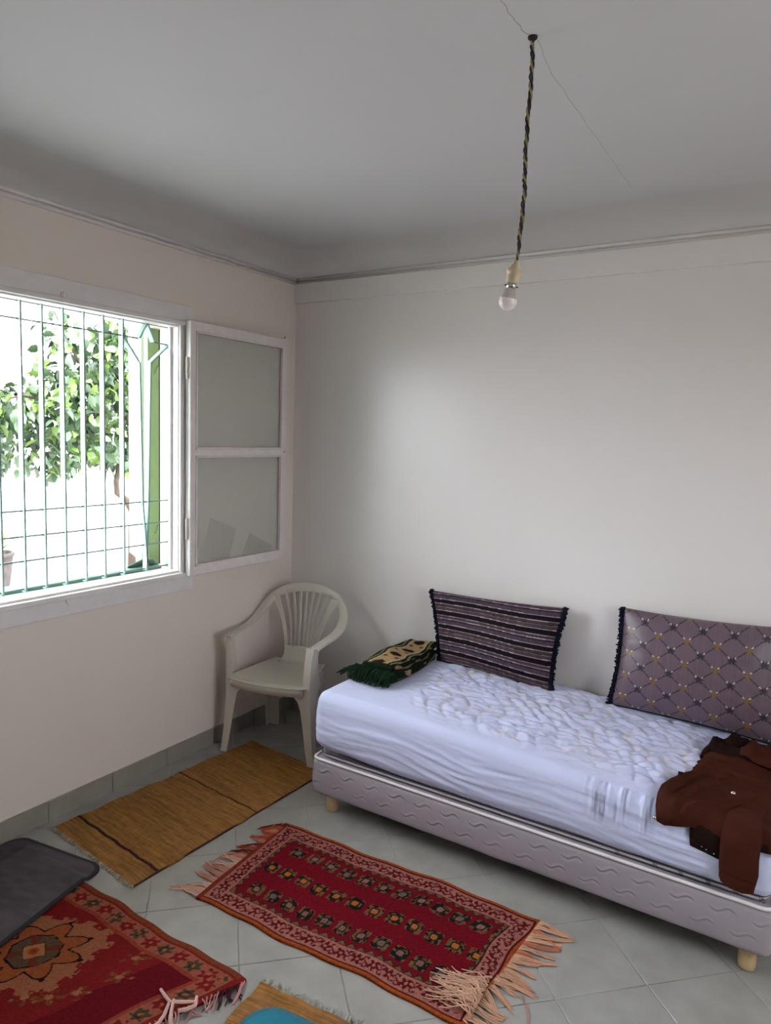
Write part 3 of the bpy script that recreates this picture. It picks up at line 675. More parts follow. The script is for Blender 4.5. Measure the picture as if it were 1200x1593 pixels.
cloth_piece('body', [(2.228, -.040), (2.219, .0), (2.213, .05), (2.212, .11), (2.234, .20), (2.260, .262), (2.278, .300), (2.285, .41), (2.292, .505), (2.36, .56), (2.50, .56), (2.568, .48), (2.568, .2), (2.566, -.02), (2.525, -.01), (2.47, -.03), (2.42, -.035), (2.37, -.028), (2.33, -.020), (2.285, -.034), (2.25, -.045)], h_body, JACK)
cloth_piece('lower_panel', [(2.326, .04), (2.326, -.045), (2.330, -.080), (2.37, -.084), (2.416, -.090), (2.45, -.085), (2.45, .04)], lambda x, y, d: .006 + .010 * ss(0, .03, d), JACKD)
def h_sl(x, y, d):
    c = np.clip(np.minimum(x - 2.414, 2.526 - x) / .040, 0, 1); h = .014 + .024 * np.sqrt(1 - (1 - c) ** 2) + .010 * (fbm(x * 18, y * 8, 3) - .5) - .004 * ss(-.105, -.112, y) * ss(-.120, -.112, y)
    h = h * ss(.22, .10, y) + (h_body(x, y, .06) - .006) * (1 - ss(.22, .10, y))
    return h + ridge(x, y, 2.43, -.03, 2.50, -.02, .007, .006, .01) + ridge(x, y, 2.43, .05, 2.51, .07, .010, .008, .01)
cloth_piece('sleeve', [(2.414, .16), (2.414, .06), (2.418, -.03), (2.418, -.09), (2.421, -.130), (2.427, -.142), (2.450, -.149), (2.485, -.149), (2.514, -.140), (2.522, -.085), (2.520, -.03), (2.525, .05), (2.545, .18), (2.50, .22)], h_sl, JACK)
cloth_piece('side_panel', [(2.515, .03), (2.520, -.02), (2.566, -.015), (2.567, .03)], lambda x, y, d: .008 + .006 * ss(0, .02, d), JACKD)
def h_col(x, y, d):
    h = .016 + .028 * ss(0, .035, d) + .024 * (fbm(x * 16, y * 10, 3) - .35) * ss(0, .02, d)
    for a in ((2.32, .48, 2.33, .64, .010, .024, .01), (2.38, .50, 2.40, .70, .012, .028, .02), (2.43, .46, 2.51, .66, .012, .024, -.02), (2.34, .47, 2.55, .51, .012, .016, .01)): h = h + ridge(x, y, *a)
    return h
cloth_piece('collar', [(2.284, .42), (2.286, .50), (2.292, .545), (2.312, .60), (2.335, .645), (2.36, .655), (2.385, .675), (2.412, .715), (2.44, .67), (2.48, .68), (2.54, .67), (2.567, .5), (2.46, .45), (2.38, .46), (2.32, .46)], h_col, JACKD, .008)
cloth_piece('lapel', [(2.41, .47), (2.42, .60), (2.435, .655), (2.49, .60), (2.555, .57), (2.56, .47), (2.50, .44)], lambda x, y, d: h_col(x, y, d + .02) + .012, JACK, .008)
cloth_piece('pocket_tab', [(2.246, .205), (2.240, .25), (2.256, .255), (2.268, .225)], lambda x, y, d: .012 + 0 * x, JACKD, .006)
def snap(x, sv, h, nm, M_=BRASS, r=.008):
    a = drape(x, sv, h) - np.array([2.40, -.6, .47]); b = drape(x, sv, h + .01) - np.array([2.40, -.6, .47])
    k = MB(); k.lathe([(0, .006), (r * .5, .0055), (r * .9, .003), (r, 0), (r * .9, -.002), (0, -.002)], 18, a, Vector(b - a)); k.build(nm, M_, jk, True)
snap(2.425, .135, .056, 'button')
for x, z in ((2.365, -.062), (2.378, -.066), (2.40, -.070)): snap(x, z, .020, 'rivet', STEEL, .0022)
snap(2.222, -.030, .014, 'snap', STEEL, .006)

# ------------------------------------------------------------------ chair
ch = empty('plastic_chair', (.346, -.584, 0), math.radians(13)); tag(ch, 'off-white plastic garden armchair with fan slats in the room corner', 'chair')
def Lleg(nm, lev, t=.006):
    """lev: (z, cx, cy, wx, wy) corner + signed widths"""
    mb = MB(); V = []
    for z, cx, cy, wx, wy in lev:
        sx_ = math.copysign(1, wx); sy_ = math.copysign(1, wy)
        V += [(cx, cy, z), (cx + wx, cy, z), (cx + wx, cy + sy_ * t, z), (cx + sx_ * t, cy + sy_ * t, z), (cx + sx_ * t, cy + wy, z), (cx, cy + wy, z)]
    F = [tuple(range(6))[::-1], tuple((len(lev) - 1) * 6 + k for k in range(6))]
    for i in range(len(lev) - 1):
        for k in range(6): F.append((i * 6 + k, i * 6 + (k + 1) % 6, i * 6 + 6 + (k + 1) % 6, i * 6 + 6 + k))
    o = mb.add(V, F).build(nm, CHAIR, ch, bevel=.002)
    bm = bmesh.new(); bm.from_mesh(o.data); bmesh.ops.recalc_face_normals(bm, faces=bm.faces); bm.to_mesh(o.data); bm.free(); return o
for sg in (-1, 1):
    Lleg('leg', [(0, sg * .260, -.005, -sg * .034, .042), (.10, sg * .248, -.003, -sg * .040, .048), (.20, sg * .240, 0, -sg * .047, .054), (.28, sg * .235, 0, -sg * .056, .075), (.32, sg * .233, -.002, -sg * .066, .09), (.345, sg * .232, -.004, -sg * .088, .11), (.362, sg * .231, -.006, -sg * .13, .125), (.392, sg * .230, -.008, -sg * .13, .13)])
    Lleg('leg', [(0, sg * .205 - (.075 if sg > 0 else 0), .405, -sg * .062, -.040), (.2, sg * .198 - (.06 if sg > 0 else 0), .385, -sg * .066, -.046), (.375, sg * .185 - (.04 if sg > 0 else 0), .35, -sg * .070, -.055)])
    Lleg('arm_support', [(.365, sg * .232, -.006, -sg * .040, .125), (.45, sg * .232, -.002, -sg * .038, .100), (.53, sg * .236, .002, -sg * .038, .076), (.594, sg * .242 + .006, .004, -sg * .042, .064)])
ap = MB(); V = []; n = 24
for i in range(n + 1):
    x = -.20 + .40 * i / n; y = -.012 - .030 * (1 - (x / .2) ** 2); zb = .352 - .002 * math.cos(x * 10)
    V += [(x, y, zb), (x, y, .398 - .004 * (1 - (x / .2) ** 2)), (x, y + .006, .398), (x, y + .006, zb)]
F = []
for i in range(n):
    for k in range(4): F.append((i * 4 + k, i * 4 + (k + 1) % 4, i * 4 + 4 + (k + 1) % 4, i * 4 + 4 + k))
F += [(0, 1, 2, 3), (n * 4 + 3, n * 4 + 2, n * 4 + 1, n * 4)]; ap.add(V, F).build('apron', CHAIR, ch, True)
# seat
nx, ny = 40, 36; U, Vv = np.meshgrid(np.linspace(-1, 1, nx), np.linspace(0, 1, ny), indexing='ij')
hw = .220 - .072 * Vv; sxx = U * hw; syy = -.014 - .030 * (1 - U ** 2) * (1 - Vv) + Vv * .375 + .02 * (1 - U ** 2) * Vv
szz = .402 - .018 * np.sin(math.pi * np.clip(Vv, 0, 1)) * (1 - U ** 2) - .008 * Vv + .006 * np.abs(U) ** 6 - .010 * ss(.06, 0, Vv)
o = npmesh('seat', np.stack([sxx, syy, szz], -1).reshape(-1, 3), grid_faces(nx, ny), CHAIR, ch); md = o.modifiers.new('s', 'SOLIDIFY'); md.thickness = .006; md.offset = -1
for x, y in ((-.035, .285), (.085, .255)):
    MB().tube([(x - .008, y - .006, .3795), (x, y, .3795), (x + .008, y + .006, .3795)], .0032, 8).build('drain_slot_shade', DARK, ch, True)  # near-black sliver on the seat in place of a shaded hole
# hoop
half = [((.238, .000, .598), (1, 0, 0), (0, 0, 1)), ((.242, .07, .603), (1, 0, 0), (0, 0, 1)), ((.245, .15, .606), (1, 0, 0), (0, -.1, 1)), ((.247, .23, .612), (1, 0, -.05), (0, -.3, .95)), ((.247, .30, .63), (1, 0, .0), (0, -.6, .8)),
        ((.236, .355, .665), (1, 0, .25), (-.1, -.85, .4)), ((.212, .395, .71), (.85, 0, .5), (0, -.95, .3)), ((.165, .422, .750), (.6, 0, .8), (0, -.97, .22)), ((.09, .436, .777), (.3, .1, .95), (0, -.97, .2)), ((0, .440, .786), (0, .15, 1), (0, -.98, .15))]
mir = [((-a[0], a[1], a[2]), (-b[0], b[1], b[2]), (-c[0], c[1], c[2])) for a, b, c in half[:-1]][::-1]
ctl = [(Vector(a), Vector(b).normalized(), Vector(c).normalized()) for a, b, c in half + mir]
def cr(L, t):
    f = t * (len(L) - 1); i = min(int(f), len(L) - 2); f -= i; g_ = lambda k: L[max(0, min(k, len(L) - 1))]; a, b, c, d = g_(i - 1), g_(i), g_(i + 1), g_(i + 2)
    return .5 * (2 * b + (c - a) * f + (2 * a - 5 * b + 4 * c - d) * f * f + (3 * b - a - 3 * c + d) * f ** 3)
# hoop width vectors: keep 'outward' sense along the whole loop
A_ = [c[0] for c in ctl]; W2 = [c[1] for c in ctl]; N2 = [c[2] for c in ctl]; V = []; F = []; NN = 100
sec = [(-.024, -.008), (-.023, .001), (-.018, .004), (.018, .004), (.023, .001), (.024, -.010), (.020, -.010), (.019, -.002), (-.019, -.002), (-.020, -.008)]
for i in range(NN + 1):
    t = i / NN; p = cr(A_, t); wv = cr(W2, t).normalized(); nv = cr(N2, t); nv = (nv - wv * nv.dot(wv)).normalized()
    for a, b in sec: V.append(p + wv * a + nv * b + Vector((.010, 0, 0)))
ns = len(sec)
for i in range(NN):
    for k in range(ns): F.append((i * ns + k, i * ns + (k + 1) % ns, i * ns + ns + (k + 1) % ns, i * ns + ns + k))
F += [tuple(range(ns)), tuple(NN * ns + k for k in range(ns))[::-1]]
hp = MB().add(V, F).build('armrest_hoop', CHAIR, ch, False); bm = bmesh.new(); bm.from_mesh(hp.data); bmesh.ops.recalc_face_normals(bm, faces=bm.faces); bm.to_mesh(hp.data); bm.free()
hp.data.polygons.foreach_set('use_smooth', [True] * len(hp.data.polygons)); hp.modifiers.new('e', 'EDGE_SPLIT').split_angle = math.radians(50)
# lower back panel
V = []; n = 16
for z, y, w_ in ((.386, .335, .115), (.40, .362, .105), (.42, .375, .097), (.455, .383, .094), (.472, .386, .096)):
    for i in range(n + 1):
        u = -1 + 2 * i / n; V.append((u * w_, y - .016 * u * u, z))
o = npmesh('lower_back', V, grid_faces(5, n + 1), CHAIR, ch); md = o.modifiers.new('s', 'SOLIDIFY'); md.thickness = .006
for i in range(9):
    u = -1 + i / 4; outer = abs(u) > .99; V = []; F = []
    for k in range(15):
        t = k / 14; zt = (.782 - .034 * u * u) if not outer else .742; z = .455 + (zt - .455) * t
        fl_ = t ** 1.9; x = u * (.0855 + (.168 - .0855) * fl_) ; y = .382 - .016 * u * u + (.438 - .382) * t - .010 * u * u * t; hw_ = .0040 + .0034 * t
        if outer: hw_ = .009 + .008 * t + .010 * t ** 5; x += math.copysign(.003 + .010 * t, u); y -= .006 * t
        V += [(x - hw_, y, z), (x + hw_, y, z), (x + hw_, y + .007, z), (x - hw_, y + .007, z)]
    for k in range(14):
        for q in range(4): F.append((k * 4 + q, k * 4 + (q + 1) % 4, k * 4 + 4 + (q + 1) % 4, k * 4 + 4 + q))
    F += [(3, 2, 1, 0), (56, 57, 58, 59)]; MB().add(V, F).build('slat', CHAIR, ch, bevel=.0015)

# ------------------------------------------------------------------ floor coverings
def matgrid(name, C4, nx, ny, colfn, thick, M, parent, wave=.002, relief=None, z0=.0008, edge=None, size=None):
    """corners a(u0,v0) b(u1,v0) c(u1,v1) d(u0,v1), xy; colfn(u,v,W,H)"""
    a, b, c, d = [np.array(q, float) for q in C4]; W_ = np.linalg.norm(b - a); H_ = np.linalg.norm(d - a)
    U, Vv = np.meshgrid(np.linspace(0, 1, nx), np.linspace(0, 1, ny), indexing='ij')
    P = (a * (1 - U)[..., None] + b * U[..., None]) * (1 - Vv)[..., None] + (d * (1 - U)[..., None] + c * U[..., None]) * Vv[..., None]
    if edge is not None: P = P + edge(U, Vv)
    z = z0 + thick + wave * (fbm(P[..., 0] * 6, P[..., 1] * 6, 2)) + (relief(U * W_, Vv * H_) if relief else 0)
    o3 = np.array([*a, 0]); top = np.concatenate([P, z[..., None]], -1).reshape(-1, 3)
    col = colfn(U * W_, Vv * H_, W_, H_).reshape(-1, 3); F = grid_faces(nx, ny)
    idx = np.arange(nx * ny).reshape(nx, ny); ringi = np.concatenate([idx[:, 0], idx[-1, 1:], idx[-2::-1, -1], idx[0, -2:0:-1]])
    lowv = top[ringi].copy(); lowv[:, 2] = z0; n = len(ringi); k = np.arange(n)
    Fs = np.stack([ringi, nx * ny + k, nx * ny + (k + 1) % n, ringi[(k + 1) % n]], 1)
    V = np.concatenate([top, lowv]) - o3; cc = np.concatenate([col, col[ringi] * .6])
    nrm = np.cross(b - a, d - a)
    if nrm < 0: F = F[:, ::-1]; Fs = Fs[:, ::-1]
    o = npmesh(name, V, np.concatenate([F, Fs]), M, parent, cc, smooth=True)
    md = o.modifiers.new('e', 'EDGE_SPLIT'); md.split_angle = math.radians(55)
    return o, o3
def knit(u, v, s_=.0026): return np.floor(u / s_) * s_, np.floor(v / s_) * s_

# straw mat 1
def straw_col(stripes, along='v'):
    def f(u, v, W_, H_):
        t = v if along == 'v' else u; s2 = u if along == 'v' else v
        C = np.zeros(u.shape + (3,)); C[:] = lin((154, 108, 58)); r = .60 + .62 * vn(t * 230, s2 * 12) ; r *= .84 + .3 * vn(t * 60, s2 * 90); C *= r[..., None]
        C[..., 2] *= 1 + .5 * (vn(t * 60, s2 * 3) - .5)
        for s0, wd in stripes:
            k = np.abs(t - s0 + .001 * np.sin(s2 * 150)) < wd; C[k] = lin((52, 22, 22)) * 1.0
        return C
    return f
sm = empty('straw_mat', (.15, -.48, 0)); tag(sm, 'long tan straw mat with dark stripes on the floor before the chair', 'mat')
C4 = [(.149, -.475), (.668, -.520), (.640, -1.607), (.073, -1.545)]
ribs = lambda u, v: .0013 * np.abs(np.sin(v * math.pi / .0075)) + .0006 * vn(u * 14, v * 200)
def wig(U, V_): return np.stack([.004 * np.sin(V_ * 40) + .003 * np.sin(V_ * 17), .002 * np.sin(U * 30)], -1)
o, o3 = matgrid('weave', C4, 70, 560, straw_col([(.462, .0035), (.968, .0060)]), .0045, STRAW, sm, relief=ribs, edge=wig); o.location = Vector(o3) - sm.location
k = MB()
for i in range(58):
    t = i / 57; x = .073 + (.640 - .073) * t; y = -1.545 + (-1.607 + 1.545) * t; c = lin((170, 158, 130)) * random.uniform(.7, 1.2)
    k.tube([(x - .15, y + .48 + .004, .004), (x - .15 + random.uniform(-.003, .003), y + .48 - .006, .007), (x - .15 + random.uniform(-.006, .006), y + .48 - random.uniform(.010, .018), .003)], [.0025, .003, .0018], 5, c)
tag(k.build('knotted_edge', FRING, sm), kind='stuff')
k = MB(); k.tube([(.668 - .15, -.04, .004), (.640 - .15, -1.127, .004)], .004, 6); k.build('dark_selvedge', mat('dark_red', (70, 34, 26), .9), sm, True)

# runner rug with tree of small motifs
def runner_col(u, v, W_, H_):
    u, v = knit(u, v); C = np.zeros(u.shape + (3,)); C[:] = lin((134, 16, 34)); C *= (.85 + .3 * fbm(u * 6, v * 6, 2))[..., None]
    def put(k, c): C[k] = lin(c)
    e = np.minimum(np.minimum(u, W_ - u), np.minimum(v, H_ - v))
    ev = np.minimum(v, H_ - v); eu = np.minimum(u, W_ - u)
    nf = vn(u * 90, v * 90)
    # border with florals
    bd = (e >= .020) & (e < .082); put(bd, (196, 124, 110)); 
    s_ = np.where(ev < eu, u, v + .03); q = np.mod(s_, .064) - .032; w_ = e - .051
    alt = np.mod(np.floor(s_ / .064), 2) * 2 - 1
    flower = (np.hypot(q, w_) < .018 + .006 * np.cos(5 * np.arctan2(w_, q) + alt)) & (np.hypot(q, w_) > .006) & (nf > .28)
    put(bd & flower, (104, 22, 28))
    curl = (np.abs(w_ - alt * .016 * np.sin(q * 98)) < .0035) & (np.abs(q) > .012); put(bd & curl, (112, 26, 30))
    curl2 = (np.abs(np.hypot(np.abs(q) - .030, w_ + alt * .012) - .009) < .0028); put(bd & curl2, (120, 30, 34))
    dot = np.hypot(np.abs(q) - .030, w_ - alt * .018) < .0055; put(bd & dot & (nf > .4), (50, 40, 84))
    put((e >= .013) & (e < .020), (96, 20, 22)); put((e < .013), (190, 92, 42))
    put((e < .020) & (u < .02), (150, 56, 40))
    put((e >= .0815) & (e < .0855), (44, 26, 26))
    # tooth row
    tm = np.mod(s_, .038) - .019; tooth = (e >= .0855) & (e < .0855 + .015 * (1 - np.abs(tm) / .015)) & (np.abs(tm) < .015)
    put((e >= .0855) & (e < .100 + .004) & (np.abs(np.abs(tm) - .0) < .017) & ~tooth & (e < .0855 + .020 * (1 - np.abs(tm) / .02)), (40, 40, 30)); put(tooth, (140, 98, 68))
    # motifs
    fu0, fu1 = .10, W_ - .10; pitch = (fu1 - fu0) / 11.5; rows = [.145, .265, .385]; cols = [(164, 120, 112), (206, 124, 52), (160, 112, 104)]
    inner = e > .092
    for r in range(3):
        vr = H_ * (.265 + .235 * r); offu = (.35, .0, .35)[r]
        k_ = np.round((u - fu0) / pitch - .5 - offu); k_ = np.clip(k_, 0, 11); du = u - (fu0 + (k_ + .5 + offu) * pitch); dv = v - vr
        a, b = np.abs(du), np.abs(dv); mxx = np.maximum(a, b); md_ = a + b
        spik = (mxx < .030) & (mxx > .017) & (np.mod(np.floor(du / .0026) + 0, 3) < 1.2) & (a < .026) & (nf > .2)
        spik2 = (mxx < .030) & (mxx > .015) & (np.mod(np.floor(dv / .0026), 3) < 1.2) & (b < .026) & (a > b)
        put(inner & (spik | spik2) & (md_ < .052), (132, 112, 66)); ink = (mxx < .031) & (md_ < .048) & (nf > .52) & (mxx > .014); put(inner & ink, (30, 34, 30))
        put(inner & (mxx < .0165) & (md_ < .027), (34, 36, 34)); put(inner & (mxx < .0115) & (md_ < .019), cols[r] if r != 1 else cols[1])
        if r != 1:
            dot_ = inner & (mxx < .0085) & (np.mod(k_ * 7 + r, 3) == 0); put(dot_, (110, 116, 112))
    C *= (.30 + .50 * vn(u * 380 + 7, v * 380))[..., None]
    return C
rr = empty('patterned_rug', (.82, -1.0, 0)); tag(rr, 'long dark red runner rug with rows of small diamond motifs and fringed ends', 'rug')
C4 = [(.812, -.985), (1.905, -.945), (1.872, -1.488), (.868, -1.528)]
def wig2(U, V_): return np.stack([.010 * np.sin(V_ * 9) * (1 - np.abs(2 * U - 1)) + .006 * np.sin(V_ * 14) * (U > .5), .006 * np.sin(U * 12) + .003 * np.sin(U * 31)], -1)
o, o3 = matgrid('pile', C4, 420, 210, runner_col, .007, CLOTH, rr, wave=.004, edge=wig2); o.location = Vector(o3) - rr.location
def fringe(parent, base, A, B, out, n, L, cols, seed, curl=.3, r=.0016, clump=5, zb=.006, lift=.01, nm='fringe', seg=8):
    rg = random.Random(seed); k = MB(); A = Vector((*A, zb)); B = Vector((*B, zb)); out = Vector((*out, 0)).normalized(); al = (B - A).normalized()
    for i in range(n):
        t = i / (n - 1); c = int(t * n / clump); rc = random.Random(seed * 100 + c); bend = rc.uniform(-curl, curl); LL_ = L * rc.uniform(.75, 1.15) * rg.uniform(.8, 1.05); col = lin(cols[rc.randrange(len(cols))]) * rg.uniform(.75, 1.15)
        p = A.lerp(B, t); d = out.copy(); P = []; cen = A.lerp(B, (c + .5) * clump / n); ph = rg.uniform(0, 6.28)
        for s_ in range(seg + 1):
            f = s_ / seg; q = p + out * LL_ * f + al * (bend * LL_ * f * f) + (cen - p) * .42 * math.sin(min(f * 1.7, 1) * math.pi / 2) + al * .003 * math.sin(f * 7 + ph) * f
            q.z = max(.0022, zb * (1 - f) + .0025 + lift * math.sin(math.pi * min(1, f * 1.3)) * rg.uniform(.3, 1) * (1 - f)); P.append(q - base)
        k.tube(P, [r] * seg + [r * .6], 4, col)
    return tag(k.build(nm, FRING, parent), kind='stuff')
B0 = Vector(rr.location)
fringe(rr, B0, (1.902, -.955), (1.880, -1.30), (1, .12), 130, .115, [(196, 152, 122), (206, 160, 130), (176, 110, 84)], 3, .45, clump=9)
fringe(rr, B0, (1.878, -1.26), (1.866, -1.47), (1, -.5), 50, .12, [(200, 160, 132), (206, 160, 130)], 4, .6, clump=8)
# fringe folded back over the rug corner
k = MB(); rg = random.Random(11)
for i in range(70):
    t = rg.random(); x = 1.872 + .012 * t; y = -1.29 - .17 * t; col = lin((214, 172, 146)) * rg.uniform(.75, 1.15); L = rg.uniform(.09, .17); an = rg.uniform(-.5, .35) + (.35 if t < .4 else -.1); P = []
    for s_ in range(9):
        f = s_ / 8; a = math.pi + an + 1.0 * (1 - f) * (rg.random() * .1 - .9) ; P.append(Vector((x + .02 * math.sin(f * math.pi) - L * f * math.cos(an), y - L * f * math.sin(an) + .012 * math.sin(f * 5 + i), .010 + .016 * math.sin(math.pi * min(1, f * 1.2)) + .003)) - B0)
    k.tube(P, [.0017] * 8 + [.001], 4, col)
tag(k.build('folded_fringe', FRING, rr), kind='stuff')
fringe(rr, B0, (.826, -.99), (.842, -1.24), (-1, -.35), 56, .085, [(170, 62, 36), (160, 70, 46), (186, 110, 84), (96, 34, 28)], 5, .7, clump=6, lift=.012)
fringe(rr, B0, (.842, -1.24), (.868, -1.52), (-1, -.25), 60, .11, [(206, 160, 138), (190, 130, 108), (210, 170, 150)], 6, .5, clump=7)
k = MB(); k.tube([Vector((1.975, -1.29, .004)) - B0, Vector((2.01, -1.345, .004)) - B0, Vector((2.025, -1.385, .003)) - B0], .002, 5, lin((180, 130, 104))); k.tube([Vector((1.90, -1.42, .004)) - B0, Vector((1.97, -1.46, .006)) - B0, Vector((2.02, -1.455, .004)) - B0], .003, 5, lin((190, 140, 112))); tag(k.build('loose_thread', FRING, rr), kind='stuff')

# medallion rug (frame lower left)
def medal_col(u, v, W_, H_):
    # u from right end toward left, v from top edge toward camera
    u, v = knit(u, v); C = np.zeros(u.shape + (3,)); C[:] = lin((150, 36, 36)); C *= (.88 + .24 * fbm(u * 5, v * 5, 2))[..., None]
    def put(k, c): C[k] = lin(c)
    nf = vn(u * 80, v * 80); dk = ss(.13, .20, u + .25 * v) * 1.0
    k = (u < .22 + .02 * vn(v * 20, u * 3)) & (v > .10); put(k, (124, 18, 32))
    e = np.minimum(u - .0, v); bd = e < .100
    put(bd, (184, 104, 80)); put(e < .018, (156, 76, 44)); put((e >= .018) & (e < .024), (150, 44, 36)); put((e > .086) & (e < .100), (176, 74, 56))
    put((u < .018) & (v > .0), (160, 44, 36))
    s_ = np.where(v < u, u, v); al = np.floor(s_ / .062); q = np.mod(s_, .062) - .031; w_ = e - .056; r = np.hypot(q, w_); an = np.arctan2(w_, q)
    fl_ = bd & (r < .029 * (.80 + .20 * np.cos(6 * an))) & (nf > .18) & (e > .028) ; gcol = np.mod(al, 2) < 1
    put(fl_ & gcol, (92, 76, 56)); put(fl_ & ~gcol, (150, 34, 36)); put(bd & (r < .005), (196, 120, 80))
    put(bd & (np.abs(r - .012) < .002) & gcol & (nf > .5), (40, 34, 30))
    # medallion
    cu, cv = .525, .305; x = u - cu; y = v - cv; R_ = np.hypot(x, y); A = np.arctan2(y, x) + .35
    star = np.cos(4 * A); blob = R_ < .185 + .016 * star + .012 * np.sign(np.sin(16 * A)) * (nf > .3); put(blob, (188, 116, 82))
    rs = .096 + .050 * np.abs(np.cos(4 * A)) ** 1.5; put(R_ < rs, (186, 98, 58)); put((np.abs(R_ - rs) < .0042), (34, 22, 24))
    for ka in range(8):
        aa = ka * math.pi / 4 - .35; tx, ty = math.cos(aa) * .152, math.sin(aa) * .152; put(np.hypot(x - tx, y - ty) < .0075, (34, 22, 24))
    oc = R_ * np.maximum(np.abs(np.cos(np.mod(A, math.pi / 4) - math.pi / 8)), .9); put(oc < .074, (110, 88, 66)); put((np.abs(oc - .074) < .003) & (nf > .25), (30, 24, 26))
    put((oc < .072) & (np.mod(A + .4, math.pi / 2) < .45), (134, 60, 46)); sq = np.abs(x * .94 + y * .34) + np.abs(-x * .34 + y * .94); put(sq < .046, (30, 24, 26)); put(sq < .042, (206, 138, 92)); put(R_ < .017, (190, 92, 44)); put(R_ < .009, (160, 60, 40))
    # flanking sprigs
    for (px, py) in ((.30, .13), (.36, .06), (.24, .22), (.30, .38), (.26, .33), (.52, .04), (.62, .05), (.35, .42), (.45, .50), (.56, .52)):
        a = np.hypot((u - px), (v - py)); kk = (a < .040 * (.6 + .4 * np.cos(5 * np.arctan2(v - py, u - px)))) & ~blob & ~bd; put(kk & (nf > .35), (140, 82, 50)); put(kk & (a < .012), (190, 126, 84)); put(kk & (nf > .8), (180, 120, 78))
    C *= (.36 + .34 * vn(u * 380 + 3, v * 380))[..., None]
    return C
mr_ = empty('medallion_rug', (1.27, -1.71, 0)); tag(mr_, 'red wool rug with orange star medallion and flower border beside the blue mat', 'rug')
C4 = [(1.272, -1.704), (.200, -1.690), (.055, -2.330), (1.058, -2.330)]
o, o3 = matgrid('pile', C4, 400, 240, medal_col, .007, CLOTH, mr_, wave=.003, edge=lambda U, V_: np.stack([.006 * np.sin(V_ * 12), .005 * np.sin(U * 14) + .003 * np.sin(U * 37)], -1)); o.location = Vector(o3) - mr_.location
B0 = Vector(mr_.location)
fringe(mr_, B0, (1.272, -1.712), (1.235, -1.79), (.55, -.9), 12, .07, [(196, 140, 138), (60, 34, 40), (204, 150, 146)], 8, .6, r=.0024, clump=2, lift=.012)
fringe(mr_, B0, (1.235, -1.79), (1.16, -1.98), (.8, -.5), 16, .05, [(206, 160, 152), (190, 140, 134)], 9, .9, r=.0022, clump=2)
k = MB()
for P in ([(1.10, -1.875), (1.13, -1.885), (1.16, -1.892), (1.19, -1.87), (1.215, -1.85)], [(1.155, -1.89), (1.18, -1.93), (1.19, -1.96), (1.185, -2.0)], [(1.16, -1.88), (1.19, -1.915), (1.205, -1.93), (1.23, -1.95)], [(1.205, -1.835), (1.225, -1.86), (1.215, -1.885), (1.2, -1.90)]):
    k.tube([Vector((x, y, .014)) - B0 for x, y in P], [.0045, .0055, .006, .0055, .004][:len(P)], 6, lin((214, 176, 166)))
tag(k.build('knotted_tassel', FRING, mr_, True))

# grey plush mat
def rmask(a, b, r):   # rounded-rectangle warp of unit square
    pass
def rounded_mat(name, label, C4, r, thick, colfn, M, z0, sup, nx=150, ny=150, puff=.004, cat='mat'):
    a, b, c, d = [np.array(q, float) for q in C4]; W_ = np.linalg.norm(b - a); H_ = np.linalg.norm(d - a)
    root = empty(name, (*((a + b + c + d) / 4), z0)); tag(root, label, cat)
    # concentric rings from centre to rounded outline
    out = []
    for cx, cy, a0_ in ((W_ - r, H_ - r, 0), (r, H_ - r, 90), (r, r, 180), (W_ - r, r, 270)):
        for k in range(13): an = math.radians(a0_ + 90 * k / 12); out.append((cx + r * math.cos(an), cy + r * math.sin(an)))
    Q = []
    for i in range(len(out)):
        p = np.array(out[i]); q = np.array(out[(i + 1) % len(out)]); n = max(1, int(np.linalg.norm(q - p) / .008)); Q += [p + (q - p) * t / n for t in range(n)]
    Q = np.array(Q); n = len(Q); cen = np.array([W_ / 2, H_ / 2]); rings = 70; fr = np.linspace(1, .0, rings) 
    UV = np.concatenate([cen + (Q - cen) * f for f in fr]); e = np.concatenate([np.full(n, 1 - f) for f in fr]) * min(W_, H_) / 2
    u = UV[:, 0] / W_; v = UV[:, 1] / H_; P = (a * (1 - u)[:, None] + b * u[:, None]) * (1 - v)[:, None] + (d * (1 - u)[:, None] + c * u[:, None]) * v[:, None]
    zs = z0 + sup(P[:, 0], P[:, 1]) + thick * (.55 + .45 * ss(0, .008, e)) - .0012 * np.exp(-((e - .014) / .003) ** 2) + puff * (fbm(P[:, 0] * 8, P[:, 1] * 8, 3) - .4) * ss(.016, .03, e)
    col = colfn(UV[:, 0], UV[:, 1], e); i, j = np.meshgrid(np.arange(rings - 1), np.arange(n), indexing='ij'); A = (i * n + j).ravel(); Bn = (i * n + (j + 1) % n).ravel(); F = np.stack([A, Bn, Bn + n, A + n], 1)
    V = np.concatenate([P, zs[:, None]], 1); low = V[:n].copy(); low[:, 2] = z0 + sup(low[:, 0], low[:, 1]); k = np.arange(n); Fs = np.stack([k, len(V) + k, len(V) + (k + 1) % n, (k + 1) % n], 1)
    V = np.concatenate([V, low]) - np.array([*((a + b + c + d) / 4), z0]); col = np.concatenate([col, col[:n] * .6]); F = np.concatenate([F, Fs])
    if np.cross(b - a, d - a) < 0: F = F[:, ::-1]
    npmesh('plush_top', V, F, M, root, col); return root
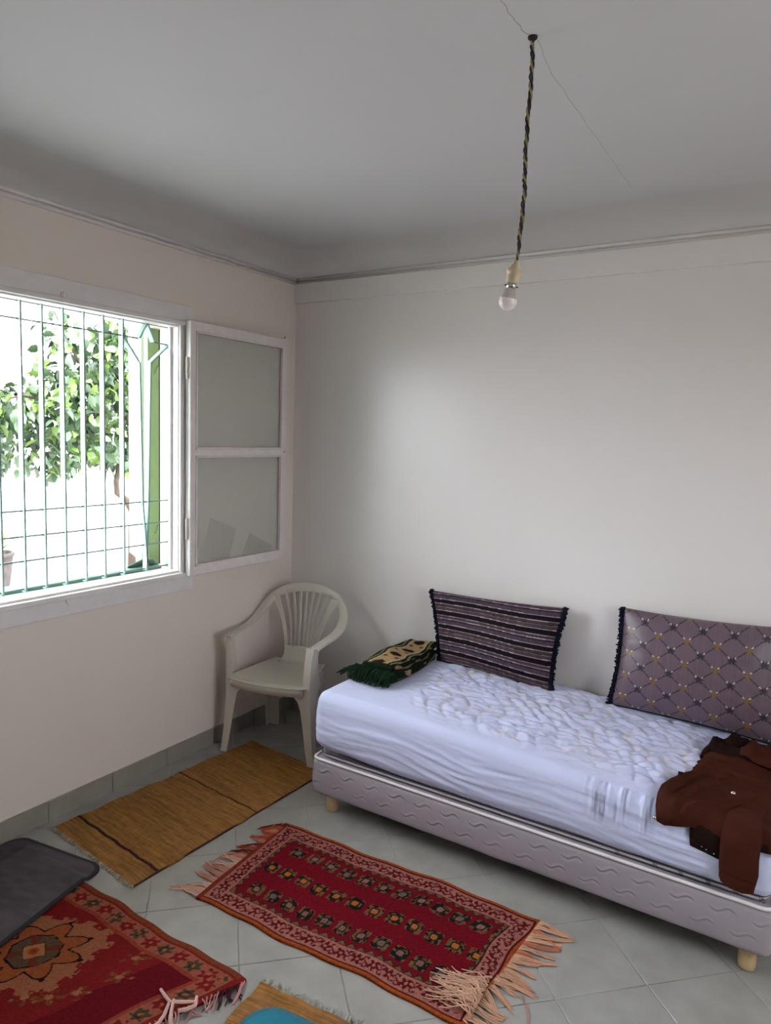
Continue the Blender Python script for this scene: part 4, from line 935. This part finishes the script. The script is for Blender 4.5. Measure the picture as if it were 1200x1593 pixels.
def grey_col(u, v, e):
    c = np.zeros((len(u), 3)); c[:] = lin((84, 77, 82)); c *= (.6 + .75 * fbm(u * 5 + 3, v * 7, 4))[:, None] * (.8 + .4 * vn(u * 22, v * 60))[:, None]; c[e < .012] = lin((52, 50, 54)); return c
def sup_grey(x, y):   # lies partly on the red rug
    on = ss(-1.665, -1.70, y) * ss(.10, .16, x + .0); return .0125 * on
rounded_mat('grey_mat', 'dark grey plush bath mat with rounded corners lying over the red rug', [(.462, -1.590), (-.0 + .018, -1.655), (.075, -2.36), (.600, -2.18)], .055, .009, grey_col, PLUSH, .0012, sup_grey)
# second straw mat with blue mat on it
s2 = empty('straw_mat', (1.312, -1.688, 0)); tag(s2, 'light straw mat with knotted threads under the blue plush mat', 'mat')
dirx = np.array([.306, .030]) / math.hypot(.306, .030); diry = np.array([.030, -.306]) / math.hypot(.306, .03); a = np.array([1.310, -1.684])
C4 = [tuple(a), tuple(a + dirx * .52), tuple(a + dirx * .52 + diry * .95), tuple(a + diry * .95)]
o, o3 = matgrid('weave', C4, 70, 400, straw_col([]), .0045, STRAW, s2, relief=ribs, edge=wig); o.location = Vector(o3) - s2.location
k = MB()
for i in range(46):
    t = i / 45; p = a + dirx * .52 * t; L = random.uniform(.012, .035); d = -diry + dirx * random.uniform(-.6, 1.2); d /= np.linalg.norm(d); c = lin((170, 168, 156)) * random.uniform(.7, 1.15)
    k.tube([Vector((*(p + diry * .004), .005)) - Vector(s2.location), Vector((*(p + d * L * .5), .008)) - Vector(s2.location), Vector((*(p + d * L), .003)) - Vector(s2.location)], [.0018, .0022, .0012], 5, c)
tag(k.build('knotted_edge', FRING, s2), kind='stuff')
def blue_col(u, v, e):
    c = np.zeros((len(u), 3)); c[:] = lin((44, 122, 142)); c *= (.75 + .5 * fbm(u * 9, v * 9, 4))[:, None]; c[e < .010] = lin((60, 110, 124)); return c
a2 = a + diry * .055 + dirx * .045
rounded_mat('blue_mat', 'turquoise blue plush mat lying on the light straw mat', [tuple(a2), tuple(a2 + dirx * .44), tuple(a2 + dirx * .44 + diry * .75), tuple(a2 + diry * .75)], .09, .009, blue_col, PLUSH, .0085, lambda x, y: 0 * x)
